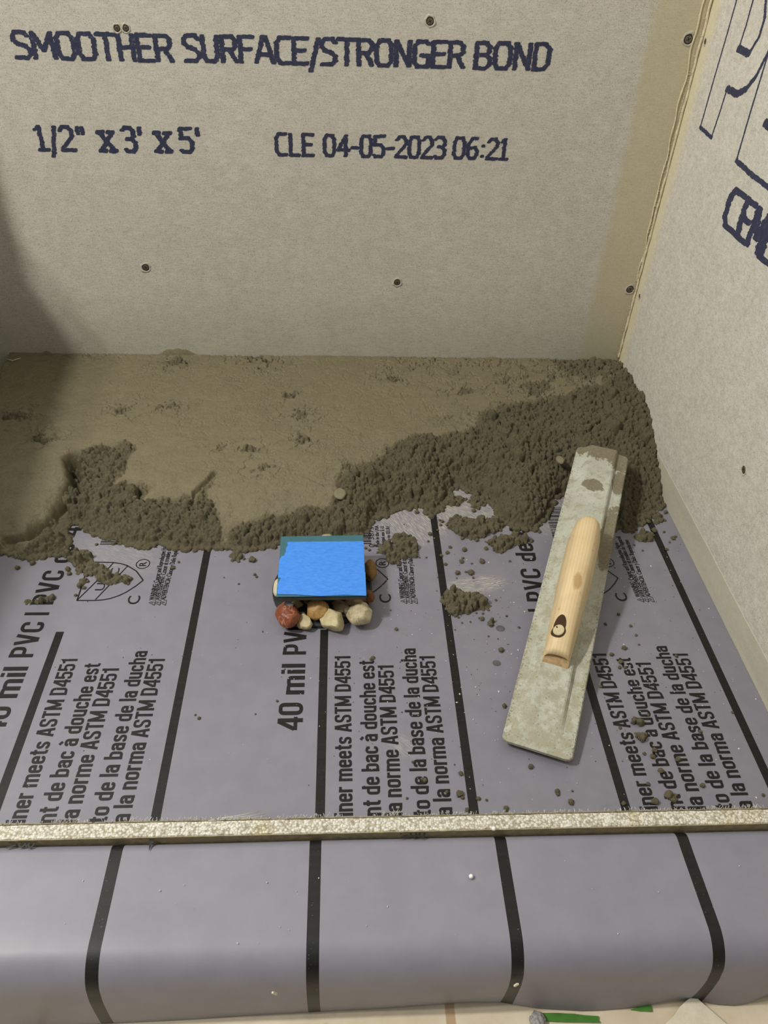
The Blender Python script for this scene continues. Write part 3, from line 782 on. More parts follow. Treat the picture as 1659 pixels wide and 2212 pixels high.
poly = fe+[(XR+.02, YB+.05), (fe[0][0]-.02, YB+.05)]
CELL = .0008
X0, X1, Y0g, Y1g = -.5995, XR-.0005, .66, YB-.0005
nx = int((X1-X0)/CELL)+1; ny = int((Y1g-Y0g)/CELL)+1
GX, GY = np.meshgrid(X0+np.arange(nx)*CELL, Y0g+np.arange(ny)*CELL, indexing='ij')
jx = (fbm(GX, GY, 60, 3)-.5)*.016; jy = (fbm(GX, GY, 60, 9)-.5)*.016
WX, WY = GX+jx, GY+jy
d = seg_dist(WX, WY, fe); ins = inside(WX, WY, poly); d = np.where(ins, d, -d)
# general surface: rises from the crumbly front to the trowelled screed line on the back wall
front_h = .026+.012*(fbm(GX, GY, 7, 21)-.5)
ty = np.clip((GY-.74)/(YB-.74), 0, 1)
base = .028+(.0665-.028)*ty**.9
zr = np.interp(GY, [.80, .831, .861, .889, .931, .995, 1.063, 1.123], [.0, .004, .0216, .0388, .0600, .076, .0745, .067])
wr = np.clip((GX-.30)/.15, 0, 1)**1.3
base = base*(1-wr)+zr*wr
# signed side of the trowelled / crumbled border
RB = [(-140, 1135), (0, 1132), (60, 1125), (95, 1075), (120, 1045), (150, 985), (215, 958), (290, 968), (265, 1010), (235, 1030), (330, 1040), (300, 1062), (420, 1060), (468, 1020), (452, 1075), (488, 1118), (520, 1092), (590, 1078), (690, 1070), (728, 1040), (742, 1005), (830, 962), (900, 938), (985, 935), (1030, 905), (1090, 885), (1150, 880), (1230, 862), (1300, 850), (1365, 828)]
rb = [tuple(onz(u, v_, .045)[:2]) for u, v_ in RB]
rpoly_ = rb+[(XR+.1, rb[-1][1]), (XR+.1, .5), (rb[0][0]-.02, .5)]
j2x = (fbm(GX, GY, 30, 33)-.5)*.035; j2y = (fbm(GX, GY, 30, 37)-.5)*.035
dr = seg_dist(GX+j2x, GY+j2y, rb); dr = np.where(inside(GX+j2x, GY+j2y, rpoly_), dr, -dr)
R = np.clip(dr/.012+.25, 0, 1)
# patches of torn crust inside the trowelled field, more of them to the right and along the wall
def px_patch(u, v_, r):
    p = onz(u, v_, .05); return np.exp(-((GX-p[0])**2+((GY-p[1])*1.3)**2)/r**2)
pat = sum(px_patch(*a) for a in ((270, 885, .028), (370, 880, .024), (650, 900, .03), (655, 945, .024), (630, 860, .02), (540, 960, .02), (560, 1000, .022), (760, 990, .02), (210, 780, .03), (900, 790, .04), (1040, 785, .05), (1230, 800, .05), (1150, 850, .05), (850, 825, .03), (470, 960, .015), (1290, 830, .06), (40, 900, .03), (100, 940, .03), (1320, 800, .05), (1000, 850, .03), (560, 790, .05), (380, 800, .03)))
rid = 1-np.abs(2*fbm(GX+jx*.5, GY*1.25+jy*.5, 42, 51, 5, .6)-1)
wide = np.clip(.30+.5*fbm(GX, GY, 9, 53)+.25*np.clip((GX+.1)/.4, 0, 1), 0, 1)
CRK = np.clip((rid-.945+.05*pat+.022*wide)*40, 0, 1)*np.clip(pat*1.3+.55*wide-.12, 0, 1)
R2 = np.clip((pat*.6+fbm(GX, GY, 70, 54, 5, .65)-.98)*4, 0, .6)
R2 = np.maximum(R2, np.clip((fbm(GX, GY, 60, 57, 5, .6)-.60)*4, 0, .4)*np.clip((GX+.0)/.3, .25, 1))
R = np.maximum(R, R2)
dp = np.maximum(d, 0)
prof = .14*(1-np.exp(-dp/.0035))+.86*(1-np.exp(-(dp/.034)**1.15))
Z = base*prof+.0035*(fbm(GX, GY, 14, 61)-.5)*prof
Z += (fbm(GX, GY, 22, 71, 4, .6)-.5)*.016*np.clip(dr/.02, 0, 1)*prof          # lumpy in the crumbled band
# smoother trowelled face gets only faint drag ridges
dragc = fbm(GX*.35+GY*.25, GY*2.4-GX*1.2, 60, 81)
Z += (dragc-.5)*.0007*(1-R)
Z -= CRK*.0028*prof
Z0 = Z.copy()
Z = Z-.0055*R*prof-.0012*R*(fbm(GX, GY, 300, 91, 3)-.5)*2
# deep gap between lumps at the left
def gash(pts, wdt, dep):
    global Z
    P = [tuple(onz(u, v_, .04)[:2]) for u, v_ in pts]
    g = seg_dist(GX+j2x*.35, GY+j2y*.35, P); Z -= dep*np.exp(-(g/wdt)**2)
gash([(160, 985), (155, 1030), (122, 1075), (108, 1100), (70, 1115)], .0085, .036)
gash([(60, 1120), (0, 1128)], .004, .014)
gash([(290, 1045), (300, 1060)], .005, .010)
gash([(465, 1020), (420, 1055), (400, 1100)], .0032, .008)
gash([(640, 1020), (700, 1040)], .0016, .002)
gash([(525, 1120), (495, 1130), (490, 1165)], .005, .012)
gash([(1205, 960), (1150, 1010)], .004, .006)
# crumbs: overlapping rounded grains, only upward facing surface kept
cand = np.argwhere((R > .12) & (d > .001))
pr = R[cand[:, 0], cand[:, 1]]; pr = pr/pr.sum()
pick = rng.choice(len(cand), 24000, p=pr)
for k in pick:
    i, j = cand[k]; rr = R[i, j]
    r = (.0009+.0027*random.random()**1.8)*(.55+.6*rr)
    if random.random() < .02*rr: r *= 2.0
    if random.random() < .0012*rr: r = random.uniform(.005, .0085)
    splat(Z, X0, Y0g, CELL, GX[i, j], GY[i, j], min(Z[i, j], Z0[i, j])+r*random.uniform(-.3, .75)-.0012*rr*0, r, 1.0)
# loose grains at the very edge
ec = np.argwhere((d > -.007) & (d < .004)); pick = rng.choice(len(ec), 3600)
EB = np.full(Z.shape, -1.0)
for k in pick:
    i, j = ec[k]; r = .0009+.0034*random.random()**2.0
    splat(EB, X0, Y0g, CELL, GX[i, j], GY[i, j], r*.3, r)
Z += (fbm(GX, GY, 300, 95, 3, .7)-.5)*.0062*(.02+R)
Z = np.where(d > 0, np.maximum(Z, .0006), EB); Z = np.maximum(Z, EB)
keep = (Z > .0002)
Z = np.where(keep, Z, 0)
def dilate(k):
    q = k.copy(); q[1:] |= k[:-1]; q[:-1] |= k[1:]; q[:, 1:] |= k[:, :-1]; q[:, :-1] |= k[:, 1:]; return q
keep = dilate(keep)
sl = (GY > YB-.006); Z = np.where(sl & keep, np.minimum(Z, .0665+.0012*(fbm(GX, GY, 50, 99)-.5)), Z)
mo = grid_mesh('mortar_bed', X0, Y0g, CELL, Z, keep, R, M_mortar)
tag(mo, 'wet grey brown mortar bed packed along the back wall, trowelled smooth behind, crumbly in front', 'mortar', kind='stuff')
def mud_z(x, y):
    i = int(round((x-X0)/CELL)); j = int(round((y-Y0g)/CELL))
    return float(Z[min(max(i, 0), nx-1), min(max(j, 0), ny-1)])
# smear of mortar on the back wall
for u0, wpx, hpx, lab in ((385, 44, 15, 'low hump of wet mortar smeared on the back wall, the largest such smear'), (105, 10, 6, 'tiny mortar blob on the back wall base near the left edge'), (1060, 20, 4, 'thin mortar smear on the back wall base toward the right corner')):
    mb = MB()
    c0 = bw(u0, 772); N = 22; top = []
    for i in range(N+1):
        t = i/N*2-1; q_ = bw(u0+wpx*t, 774); hgt = (1-abs(t)**1.7)*hpx*.00078*(1+.3*mnoise.noise(Vector((t*3, u0, 0))))
        top.append((q_[0], YB-.0012, .0645+max(.0003, hgt)))
    vs = [(p[0], YB-.0030, .0640) for p in top]+top+[(p[0], YB-.0001, p[2]+.0004) for p in top]; n_ = N+1
    mb.add(vs, [(i, i+1, n_+i+1, n_+i) for i in range(N)]+[(n_+i, n_+i+1, 2*n_+i+1, 2*n_+i) for i in range(N)], 0, True)
    tag(mb.build('mortar_smear', M_crumb), lab, 'mortar')

# separate patches lying on the liner
def patch(px, thick, label, seed, cell=.0008, name='mortar_patch', dens=1.0, holes=0.0):
    P = [tuple(onz(u, v_, thick*.4)[:2]) for u, v_ in px]
    ax = np.array(P); x0, y0 = ax.min(0)-.012; x1, y1 = ax.max(0)+.012
    nx_, ny_ = int((x1-x0)/cell)+1, int((y1-y0)/cell)+1
    gx_, gy_ = np.meshgrid(x0+np.arange(nx_)*cell, y0+np.arange(ny_)*cell, indexing='ij')
    a = (fbm(gx_, gy_, 90, seed)-.5)*.012; b_ = (fbm(gx_, gy_, 90, seed+5)-.5)*.012
    dd = seg_dist(gx_+a, gy_+b_, P, True); dd = np.where(inside(gx_+a, gy_+b_, P), dd, -dd)
    if holes: dd = dd-np.clip(fbm(gx_, gy_, 110, seed+8)-(1-holes), 0, 1)*.12
    z_ = np.where(dd > 0, thick*.7*(1-np.exp(-dd/.006))*(.75+.5*fbm(gx_, gy_, 40, seed+2)), -1)
    cd = np.argwhere(dd > -.0015); 
    if len(cd) == 0: return
    for k in rng.choice(len(cd), int(len(cd)*.075*dens)):
        i, j = cd[k]; r = .0010+.0026*random.random()**2
        splat(z_, x0, y0, cell, gx_[i, j], gy_[i, j], max(z_[i, j], 0)+r*random.uniform(-.5, .5), r, 1.0)
    kp = z_ > .0002
    o = grid_mesh(name, x0, y0, cell, np.where(kp, z_+.0002, .0001), dilate(kp), np.ones(z_.shape)*.8, M_mortar)
    return tag(o, label, 'mortar')
z3 = lambda pts: [(760+x/4.1475, 1020+y/4.1475) for x, y in pts]
patch([(145, 1186), (185, 1195), (215, 1225), (245, 1240), (283, 1245), (280, 1257), (240, 1259), (215, 1250), (190, 1235), (165, 1220), (140, 1205)], .006, 'trail of crumbled mortar spilling over the shield mark at the left', 101, dens=1.2)
patch([(57, 1292), (75, 1284), (95, 1280), (112, 1284), (104, 1296), (88, 1299), (64, 1301)], .004, 'small flat mortar patch on the large letters PVC at the left', 111, holes=.45)
patch([(166, 1229), (178, 1226), (187, 1240), (180, 1264), (174, 1266), (172, 1248)], .005, 'short mortar trail at the flat side of the left shield mark', 115, holes=.4)
patch(z3([(350, 590), (460, 550), (540, 560), (560, 640), (600, 710), (540, 740), (470, 740), (400, 800), (350, 780), (340, 740), (230, 700), (250, 650), (300, 620), (370, 650), (390, 620)]), .008, 'loose mortar heap between the taped drain and the stripe', 121)
patch(z3([(870, 440), (930, 370), (1050, 410), (1180, 420), (1330, 430), (1370, 500), (1240, 540), (1080, 585), (960, 550), (880, 480)]), .010, 'long crumbly mortar heap in front of the scraped bare spot', 131)
patch(z3([(1200, 600), (1300, 570), (1420, 560), (1500, 545), (1600, 600), (1500, 650), (1420, 650), (1330, 700), (1270, 680), (1260, 640)]), .008, 'crumbly mortar clumps at the letters PVC de left of the float', 141)
patch(z3([(825, 1140), (870, 1075), (960, 1055), (1050, 1065), (1150, 1090), (1210, 1115), (1245, 1190), (1200, 1225), (1130, 1210), (1050, 1245), (910, 1255), (870, 1200)]), .009, 'flat solid lump of mortar lying on the stripe midway between drain and float', 151, dens=1.5)
patch(z3([(850, 240), (900, 220), (1010, 240), (1000, 270), (900, 300), (850, 280)]), .005, 'small mortar scrap on the scraped bare spot, left one', 161, holes=.3)
patch(z3([(1060, 260), (1100, 190), (1160, 200), (1240, 260), (1180, 290), (1100, 300)]), .006, 'small mortar scrap on the scraped bare spot, right one', 165, holes=.3)
patch([(1372, 1157), (1385, 1147), (1400, 1149), (1407, 1158), (1395, 1166), (1378, 1165)], .008, 'oval mortar lump beside the stripe right of the float', 171)
patch([(1408, 1110), (1425, 1108), (1436, 1116), (1432, 1124), (1418, 1127), (1410, 1120)], .006, 'mortar lump close to the foot of the right wall', 175, holes=.3)
patch([(1368, 1551), (1378, 1549), (1388, 1562), (1384, 1571), (1374, 1564)], .005, 'crumbled mortar bit on the word meets at the right', 181)
patch([(1372, 1582), (1388, 1584), (1388, 1592), (1376, 1596)], .004, 'crumbled mortar bit just below the word ASTM at the right', 182)
patch([(1449, 1712), (1458, 1708), (1464, 1718), (1456, 1726), (1450, 1722)], .005, 'mortar crumb clump on the letters nt near the board strip', 183)
patch([(1055, 1338), (1066, 1336), (1069, 1346), (1061, 1352), (1055, 1347)], .005, 'mortar clump below the flat solid lump', 184)
patch([(497, 1193), (510, 1190), (520, 1196), (516, 1207), (500, 1206)], .009, 'round mortar lump in front of the bed left of the drain', 185)

# individual crumbs
def crumb_mesh(seed):
    bm = bmesh.new(); bmesh.ops.create_icosphere(bm, subdivisions=3, radius=1)
    for v_ in bm.verts:
        n_ = v_.co.normalized(); k = 1+.42*mnoise.noise(n_*1.6+Vector((seed*3.1, 0, 0)))+.26*mnoise.noise(n_*4.2+Vector((0, seed*2.3, 0)))+.12*mnoise.noise(n_*9+Vector((0, 0, seed)))
        v_.co = Vector((n_.x*k, n_.y*k*.86, n_.z*k*.72))
    me = bpy.data.meshes.new('mortar_crumb'); bm.to_mesh(me); bm.free(); me.materials.append(M_crumb)
    me.polygons.foreach_set('use_smooth', [True]*len(me.polygons)); return me
CM = [crumb_mesh(i) for i in range(7)]
CR = {
 ('crumbs left of the drain', 'small loose mortar crumb on the liner lying left of the drain'):
  [(545, 1211, 13), (550, 1242, 6), (71, 1218, 10), (38, 1228, 9), (147, 1231, 10), (150, 1241, 8), (182, 1271, 7), (164, 1287, 6), (374, 1228, 8), (386, 1215, 5), (209, 1177, 6), (516, 1262, 4), (430, 1552, 6), (527, 1208, 6), (554, 1247, 5), (484, 1248, 3), (599, 1515, 5), (422, 1545, 4), (190, 1257, 6)],
 ('crumbs between the drain and the float', 'small loose mortar crumb on the liner between drain and float'):
  [(997, 1214, 9), (1041, 1214, 11), (1016, 1239, 12), (988, 1239, 10), (1003, 1189, 10), (966, 1195, 8), (972, 1183, 7), (1050, 1186, 8), (1030, 1168, 8), (998, 1164, 7), (900, 1108, 9), (929, 1155, 9), (953, 1201, 7), (962, 1220, 7), (1041, 1338, 9), (1043, 1326, 5), (856, 1360, 7), (1082, 1406, 11), (1121, 1356, 5), (1101, 1213, 5), (985, 1274, 8), (1094, 1331, 5), (1071, 1297, 5), (808, 1179, 6), (1029, 1325, 4), (790, 1185, 6), (798, 1189, 6), (955, 1128, 7), (1000, 1206, 5), (1019, 1218, 4), (1006, 1236, 5), (1022, 1249, 5), (913, 1098, 6), (965, 1135, 6), (945, 1146, 5), (952, 1135, 6), (950, 1125, 6), (1007, 1120, 6), (1023, 1105, 9), (1033, 1100, 7), (1046, 1092, 7), (987, 1058, 7), (1008, 1064, 9), (1030, 1076, 7), (988, 1076, 8), (925, 1170, 5), (906, 1205, 4), (921, 1205, 4), (1016, 1344, 4), (990, 1334, 5), (998, 1346, 4), (1019, 1234, 5), (1055, 1375, 4), (1146, 1144, 7), (1165, 1150, 7), (1089, 1526, 9)],
 ('crumbs between the float and the right wall', 'small loose mortar crumb on the liner between the float and the right wall'):
  [(1413, 1147, 10), (1453, 1164, 8), (1440, 1188, 6), (1446, 1172, 4), (1336, 1328, 6), (1308, 1349, 6), (1362, 1353, 6), (1374, 1373, 5), (1348, 1401, 9), (1340, 1431, 9), (1338, 1443, 7), (1321, 1415, 8), (1297, 1484, 6), (1339, 1573, 6), (1399, 1694, 7), (1427, 1666, 10), (1409, 1636, 9), (1414, 1622, 10), (1464, 1642, 10), (1414, 1733, 13), (1517, 1698, 9), (1347, 1737, 8), (1582, 1540, 5), (1391, 1629, 6), (1460, 1418, 6), (1513, 1581, 6), (1648, 1718, 6), (1437, 1108, 8), (1400, 1128, 9), (1386, 1135, 9), (1436, 1125, 5), (1459, 1160, 5), (1388, 1190, 4), (1370, 1178, 4), (1434, 1150, 5), (1380, 1393, 4), (1350, 1443, 6), (1399, 1545, 6), (1385, 1598, 5)],
 ('crumbs along the board strip', 'small loose mortar crumb on the liner near the board strip'):
  [(1146, 1657, 10), (1233, 1734, 11), (1203, 1711, 10), (1236, 1709, 4), (995, 1672, 9), (992, 1716, 13), (965, 1712, 7), (918, 1687, 9), (1033, 1726, 8), (1051, 1729, 5), (1093, 1748, 10), (1009, 1751, 9), (892, 1647, 5), (879, 1725, 5), (999, 1724, 7), (912, 1684, 7), (1205, 1717, 7)],
 ('crumbs by the drain corner text', 'small loose mortar crumb on the liner above the French print'): [(805, 1422, 8), (801, 1425, 6)],
}
kk = 0
ORD = ['leftmost', 'second from the left', 'third from the left', 'fourth from the left', 'fifth from the left', 'sixth from the left', 'seventh from the left', 'eighth from the left', 'ninth from the left', 'tenth from the left']
for (grp0, lab0), lst in CR.items():
    big_ = sorted([c_ for c_ in lst if c_[2] >= 10]); tail = lab0.split('mortar crumb on the liner ')[1]
    for c_ in lst:
        u_, v_, s_ = c_
        if s_ >= 10: lab = ((ORD[big_.index(c_)]+' ') if len(big_) > 1 else '')+'coarse mortar crumb '+tail; grp = 'coarse '+grp0
        elif s_ >= 6: lab = 'pea sized loose mortar crumb '+tail; grp = 'small '+grp0
        else: lab = 'tiny loose mortar grain '+tail; grp = 'tiny '+grp0
        p = onz(u_, v_, 0); dist = math.sqrt(sum((p-CAM)**2)); r = s_*.5*dist/FPX*1.12
        o = bpy.data.objects.new('mortar_crumb', CM[kk % 7]); S.collection.objects.link(o); kk += 1
        o.location = (p[0], p[1], r*.55); o.scale = (r, r, r); o.rotation_euler = (0, 0, random.uniform(0, 6.28))
        tag(o, lab, 'crumb', grp)
# dust: tiny pale specks nobody could count
M_spk = plain('pale_specks', (214, 210, 200), .6); M_spd = plain('dark_specks', (86, 78, 60), .9)
mb = MB()
def speck(x, y, z, r, mi):
    a = [random.uniform(.6, 1.3)*r for _ in range(6)]
    vs = [(x+a[0], y, z), (x, y+a[1], z), (x-a[2], y, z), (x, y-a[3], z), (x, y, z+a[4]*.8), (x, y, z-.0001)]
    mb.add(vs, [(0, 1, 4), (1, 2, 4), (2, 3, 4), (3, 0, 4), (1, 0, 5), (2, 1, 5), (3, 2, 5), (0, 3, 5)], mi)
for i in range(1000):
    if random.random() < .75: u_, v_ = random.gauss(1120, 260), random.gauss(1290, 170)
    else: u_, v_ = random.uniform(0, 1650), random.uniform(1200, 1740)
    p = onz(u_, v_, 0)
    if p[0] > XR-.004 or p[1] < .31 or p[1] > .80 or p[0] < -.5: continue
    speck(p[0], p[1], .0004, random.uniform(.0003, .0008) if random.random() < .93 else .0013, 0 if random.random() < .62 else 1)
for i in range(26):
    p = onz(random.uniform(30, 1600), random.uniform(1840, 2040), HC)
    speck(p[0], p[1], HC+.0009, random.uniform(.0003, .0007), 0)
tag(mb.build('cement_dust', [M_spk, M_spd]), 'tiny pale and dark cement specks sprinkled over the liner', 'dust', kind='stuff')
for u_, v_, lab in ((1017, 1896, 'white plastic foam bead on top of the curb right of the middle'), (1066, 1794, 'pale bead stuck on the lower edge of the board strip')):
    z_ = HC if v_ > 1850 else HC+.006; p = onz(u_, v_, z_)
    bm = bmesh.new(); bmesh.ops.create_icosphere(bm, subdivisions=2, radius=.0018)
    for q_ in bm.verts: q_.co *= 1+.12*mnoise.noise(q_.co*900)
    tag(from_bm(bm, 'foam_bead', plain('foam_white', (236, 232, 222), .6), None, (p[0], p[1] if v_ > 1850 else BY0-.0012, z_+.0022)), lab, 'bead')

# water drops
m_, nt, b = mat('water'); setin(b, Roughness=.03, IOR=1.33); b.inputs['Transmission Weight'].default_value = 1
M_water = m_
for u_, v_, s_, lab in ((1081, 1358, 17, 'clear water drop on the liner left of the float, upper one'), (1073, 1433, 15, 'clear water drop on the liner left of the float, lower one')):
    p = onz(u_, v_, 0); r = s_*.5*.93/FPX
    bm = bmesh.new(); bmesh.ops.create_uvsphere(bm, u_segments=24, v_segments=12, radius=1)
    for q_ in bm.verts: q_.co = Vector((q_.co.x*r*1.1, q_.co.y*r, max(q_.co.z, -.02)*r*.35))
    tag(from_bm(bm, 'water_drop', M_water, None, (p[0], p[1], .0004)), lab, 'water drop')

# two stone chips pressed into the mortar
M_chip = plain('grey_chip', (124, 118, 92), .8, .1, 90, .0006)
for u_, v_, rx, ry, lab in ((734, 1066, .0085, .0115, 'smooth oval pebble pressed into the mortar edge behind the drain'), (1210, 993, .006, .0085, 'flat angular chip in the crumbly mortar left of the float tip')):
    p = onz(u_, v_, .03); zz = max(mud_z(p[0]+a_, p[1]+b_) for a_ in (-.006, 0, .006) for b_ in (-.008, 0, .008)); p = onz(u_, v_, zz)
    bm = bmesh.new(); bmesh.ops.create_icosphere(bm, subdivisions=3, radius=1)
    for q_ in bm.verts:
        k = 1+.15*mnoise.noise(q_.co*1.4+Vector((u_, 0, 0))); q_.co = Vector((q_.co.x*rx*k, q_.co.y*ry*k, max(-.5, min(.6, q_.co.z))*.004))
    tag(from_bm(bm, 'stone_chip', M_chip, None, (p[0], p[1], zz-.0006)), lab, 'stone')

# ================================================================== DRAIN
LZ = .045
c_ = [Vector(onz(u_, v_, LZ)) for u_, v_ in ((607, 1159), (784, 1156), (792, 1287), (597, 1289))]
cx = sum(p.x for p in c_)/4; cy = sum(p.y for p in c_)/4
M_blk = plain('black_abs', (38, 40, 40), .4, .15, 120)
M_teal = plain('teal_film', (62, 108, 118), .45, .1, 90)
M_lid = plain('dark_steel', (86, 88, 84), .35, .15, 150, 0, .6)
dr_o = empty('shower_drain', (cx, cy, 0))
tag(dr_o, 'square shower drain on a black flange, its top covered with blue tape', 'drain')
def lathe(prof, seg=48, mi=0):
    m = MB(); vs = [(r*math.cos(s*2*math.pi/seg), r*math.sin(s*2*math.pi/seg), z_) for r, z_ in prof for s in range(seg)]
    m.add(vs, [(k*seg+s, k*seg+(s+1) % seg, (k+1)*seg+(s+1) % seg, (k+1)*seg+s) for k in range(len(prof)-1) for s in range(seg)], mi, False)
    m.add(vs[-seg:], [tuple(range(seg))], mi); return m
lathe([(.061, .0005), (.061, .005), (.059, .0065), (.051, .0075), (.049, .010), (.042, .011)]).build('flange', M_blk, dr_o)
lathe([(.034, .011), (.034, .036), (.040, .037), (.040, LZ-.006)]).build('barrel', M_blk, dr_o)
for k in range(4):
    a = math.radians(45+90*k+20)
    m = lathe([(.0055, .0085), (.0055, .0125), (.0045, .0135)], 6); ob = m.build('bolt', M_scr, dr_o); ob.location = (.055*math.cos(a), .055*math.sin(a), 0)
def slab(name, corners, z0, z1, m, parent, bev=.001):
    bm = bmesh.new(); vs = [bm.verts.new((p[0], p[1], z0)) for p in corners]; f = bm.faces.new(vs)
    r_ = bmesh.ops.extrude_face_region(bm, geom=[f]); 
    for g_ in r_['geom']:
        if isinstance(g_, bmesh.types.BMVert): g_.co.z = z1
    bmesh.ops.recalc_face_normals(bm, faces=bm.faces)
    if bev: bmesh.ops.bevel(bm, geom=[e for e in bm.edges], offset=bev, segments=2, affect='EDGES')
    return from_bm(bm, name, m, parent, smooth=False)
lc = [(p.x-cx, p.y-cy) for p in c_][::-1]
slab('strainer_frame', lc, LZ-.0075, LZ-.0006, M_lid, dr_o, .0012)
# teal backing film that shows beyond the blue strips
slab('tape_film', lc, LZ-.0006, LZ, M_teal, dr_o, 0)
m_, nt, b = mat('blue_painters_tape')
v = coords(nt, (1, 3, 1)); n_ = nz(nt, v, 160, 5, .65)
nt.links.new(ramp(nt, n_, [(.25, s2l((52, 128, 228))), (.75, s2l((82, 156, 246)))]), b.inputs['Base Color']); setin(b, Roughness=.55)
bump(nt, b, nz(nt, coords(nt, (1, 6, 1)), 300, 3), .15, .0004); M_tape = m_
lz = lambda X, Y: (lambda p: (p[0]-cx, p[1]-cy))(onz(560+X/4.879, 1120+Y/4.879, LZ))
t1 = [(295, 250), (700, 246), (1098, 242), (1112, 560), (1120, 640), (700, 640), (205, 628), (198, 622), (212, 440), (236, 402), (262, 392), (280, 350), (280, 320), (300, 285)]
t2 = [(242, 572), (400, 580), (700, 578), (1118, 570), (1128, 808), (1124, 818), (900, 808), (650, 822), (400, 806), (188, 802), (196, 690), (232, 625)]
slab('tape_strip', [lz(*p) for p in t1][::-1], LZ+.0001, LZ+.0005, M_tape, dr_o, 0)
slab('tape_strip', [lz(*p) for p in t2][::-1], LZ+.0005, LZ+.0008, M_tape, dr_o, 0)

# ------------------------------------------------------------------ pebbles round the drain
def pebble(u, v_, z, wpx, hpx, hz, c1, c2, label, seed, facet=.2, rot=0, vein=None, rough=.5, shape=None):
    p = onz(u, v_, z); s_ = math.sqrt(sum((p-CAM)**2))/FPX
    rx = wpx*s_/2; ry = hpx*s_/2/.84
    bm = bmesh.new(); bmesh.ops.create_icosphere(bm, subdivisions=4, radius=1)
    pl = []; r_ = random.Random(seed)
    for k in range(9):
        n_ = Vector((r_.uniform(-1, 1), r_.uniform(-1, 1), r_.uniform(-.6, 1))).normalized(); pl.append((n_, 1-facet*r_.uniform(.5, 1.6)))
    ca, sa = math.cos(rot), math.sin(rot)
    for q_ in bm.verts:
        n_ = q_.co.copy()
        for pn, pd in pl:
            dd_ = n_.dot(pn)
            if dd_ > pd: n_ -= pn*(dd_-pd)*.9
        k = 1+.09*mnoise.noise(n_*1.8+Vector((seed, 0, 0)))+.03*mnoise.noise(n_*6+Vector((0, seed, 0)))
        n_ *= k
        if shape: n_.x *= 1-shape*(n_.y)       # narrower towards the far end
        X, Y = n_.x*rx*1.06, n_.y*ry*1.06
        q_.co = Vector((X*ca-Y*sa, X*sa+Y*ca, n_.z*hz))
    m_, nt, b = mat('pebble_stone')
    vv = coords(nt); a1 = nz(nt, vv, 70, 5, .6); a2 = nz(nt, vv, 400, 4, .7)
    c = ramp(nt, a1, [(.32, s2l(c1)), (.66, s2l(c2))])
    c = mix(nt, .3, c, ramp(nt, a2, [(.3, tuple(x*.6 for x in s2l(c1)[:3])), (.7, s2l(c2))]))
    if vein:
        vn = nz(nt, coords(nt, (1, 1, 1)), 45, 2); c = mix(nt, ramp(nt, vn, [(.50, (0, 0, 0, 1)), (.512, (.6, .6, .6, 1)), (.52, (.6, .6, .6, 1)), (.53, (0, 0, 0, 1))]), c, s2l(vein))
    nt.links.new(c, b.inputs['Base Color']); setin(b, Roughness=rough); bump(nt, b, mth(nt, 'ADD', a2, a1), .5, .0012)
    o = from_bm(bm, 'pebble', m_, None, (p[0], p[1], z)); tag(o, label, 'pebble'); return o
pebble(621, 1329, .016, 48, 50, .0125, (112, 58, 38), (156, 90, 62), 'glossy reddish brown pebble at the left front of the drain', 1, .12, .3, (180, 138, 112), .25)
pebble(657, 1341, .009, 31, 37, .0085, (168, 152, 112), (200, 186, 146), 'small pale wedge shaped pebble right of the red one', 2, .3, .2, None, .7, .35)
pebble(686, 1317, .015, 48, 40, .0125, (164, 122, 66), (200, 164, 102), 'orange yellow pebble in front of the drain', 3, .12, .1, (140, 104, 64), .4)
pebble(718, 1340, .013, 46, 54, .0115, (176, 162, 118), (214, 202, 160), 'large cream angular pebble, frontmost by the drain', 4, .24, .5, None, .65)
pebble(733, 1311, .010, 36, 30, .009, (112, 96, 66), (142, 126, 92), 'grey brown pebble tucked behind the large cream one', 5, .2, -.3)
pebble(777, 1325, .016, 55, 44, .0120, (148, 132, 92), (218, 208, 172), 'round white and olive pebble at the right front of the drain', 6, .14, -.2, (216, 200, 160), .5)
pebble(749, 1320, .008, 26, 14, .007, (172, 156, 120), (204, 190, 156), 'small flat beige pebble between the cream and the white ones', 7, .2)
pebble(799, 1232, .014, 28, 42, .012, (112, 86, 46), (156, 122, 72), 'rough brown pebble sticking out right of the drain', 8, .1, 0, None, .9)
pebble(796, 1289, .013, 24, 22, .009, (96, 58, 34), (138, 92, 58), 'small reddish brown pebble at the right corner of the drain', 9, .15, .4, None, .8)
pebble(602, 1270, .012, 22, 40, .009, (196, 184, 148), (230, 222, 196), 'whitish pebble half hidden at the left side of the drain', 10, .12)
pebble(709, 1166, .014, 36, 20, .010, (142, 130, 88), (174, 162, 118), 'olive beige pebble peeking out behind the drain', 12, .25)
pebble(641, 1306, .010, 26, 18, .008, (150, 134, 84), (180, 164, 114), 'small olive yellow pebble under the front left of the lid', 13, .15)
pebble(664, 1303, .008, 20, 16, .007, (96, 60, 34), (126, 86, 54), 'small dark brown pebble under the front of the lid', 14, .15)
pebble(625, 1307, .026, 17, 11, .0045, (122, 126, 126), (160, 164, 162), 'tiny grey glassy pebble resting on the red one', 15, .1, 0, None, .2)
pebble(763, 1303, .009, 44, 14, .008, (144, 120, 80), (176, 152, 108), 'tan pebble under the front right of the lid', 16, .15, .1)

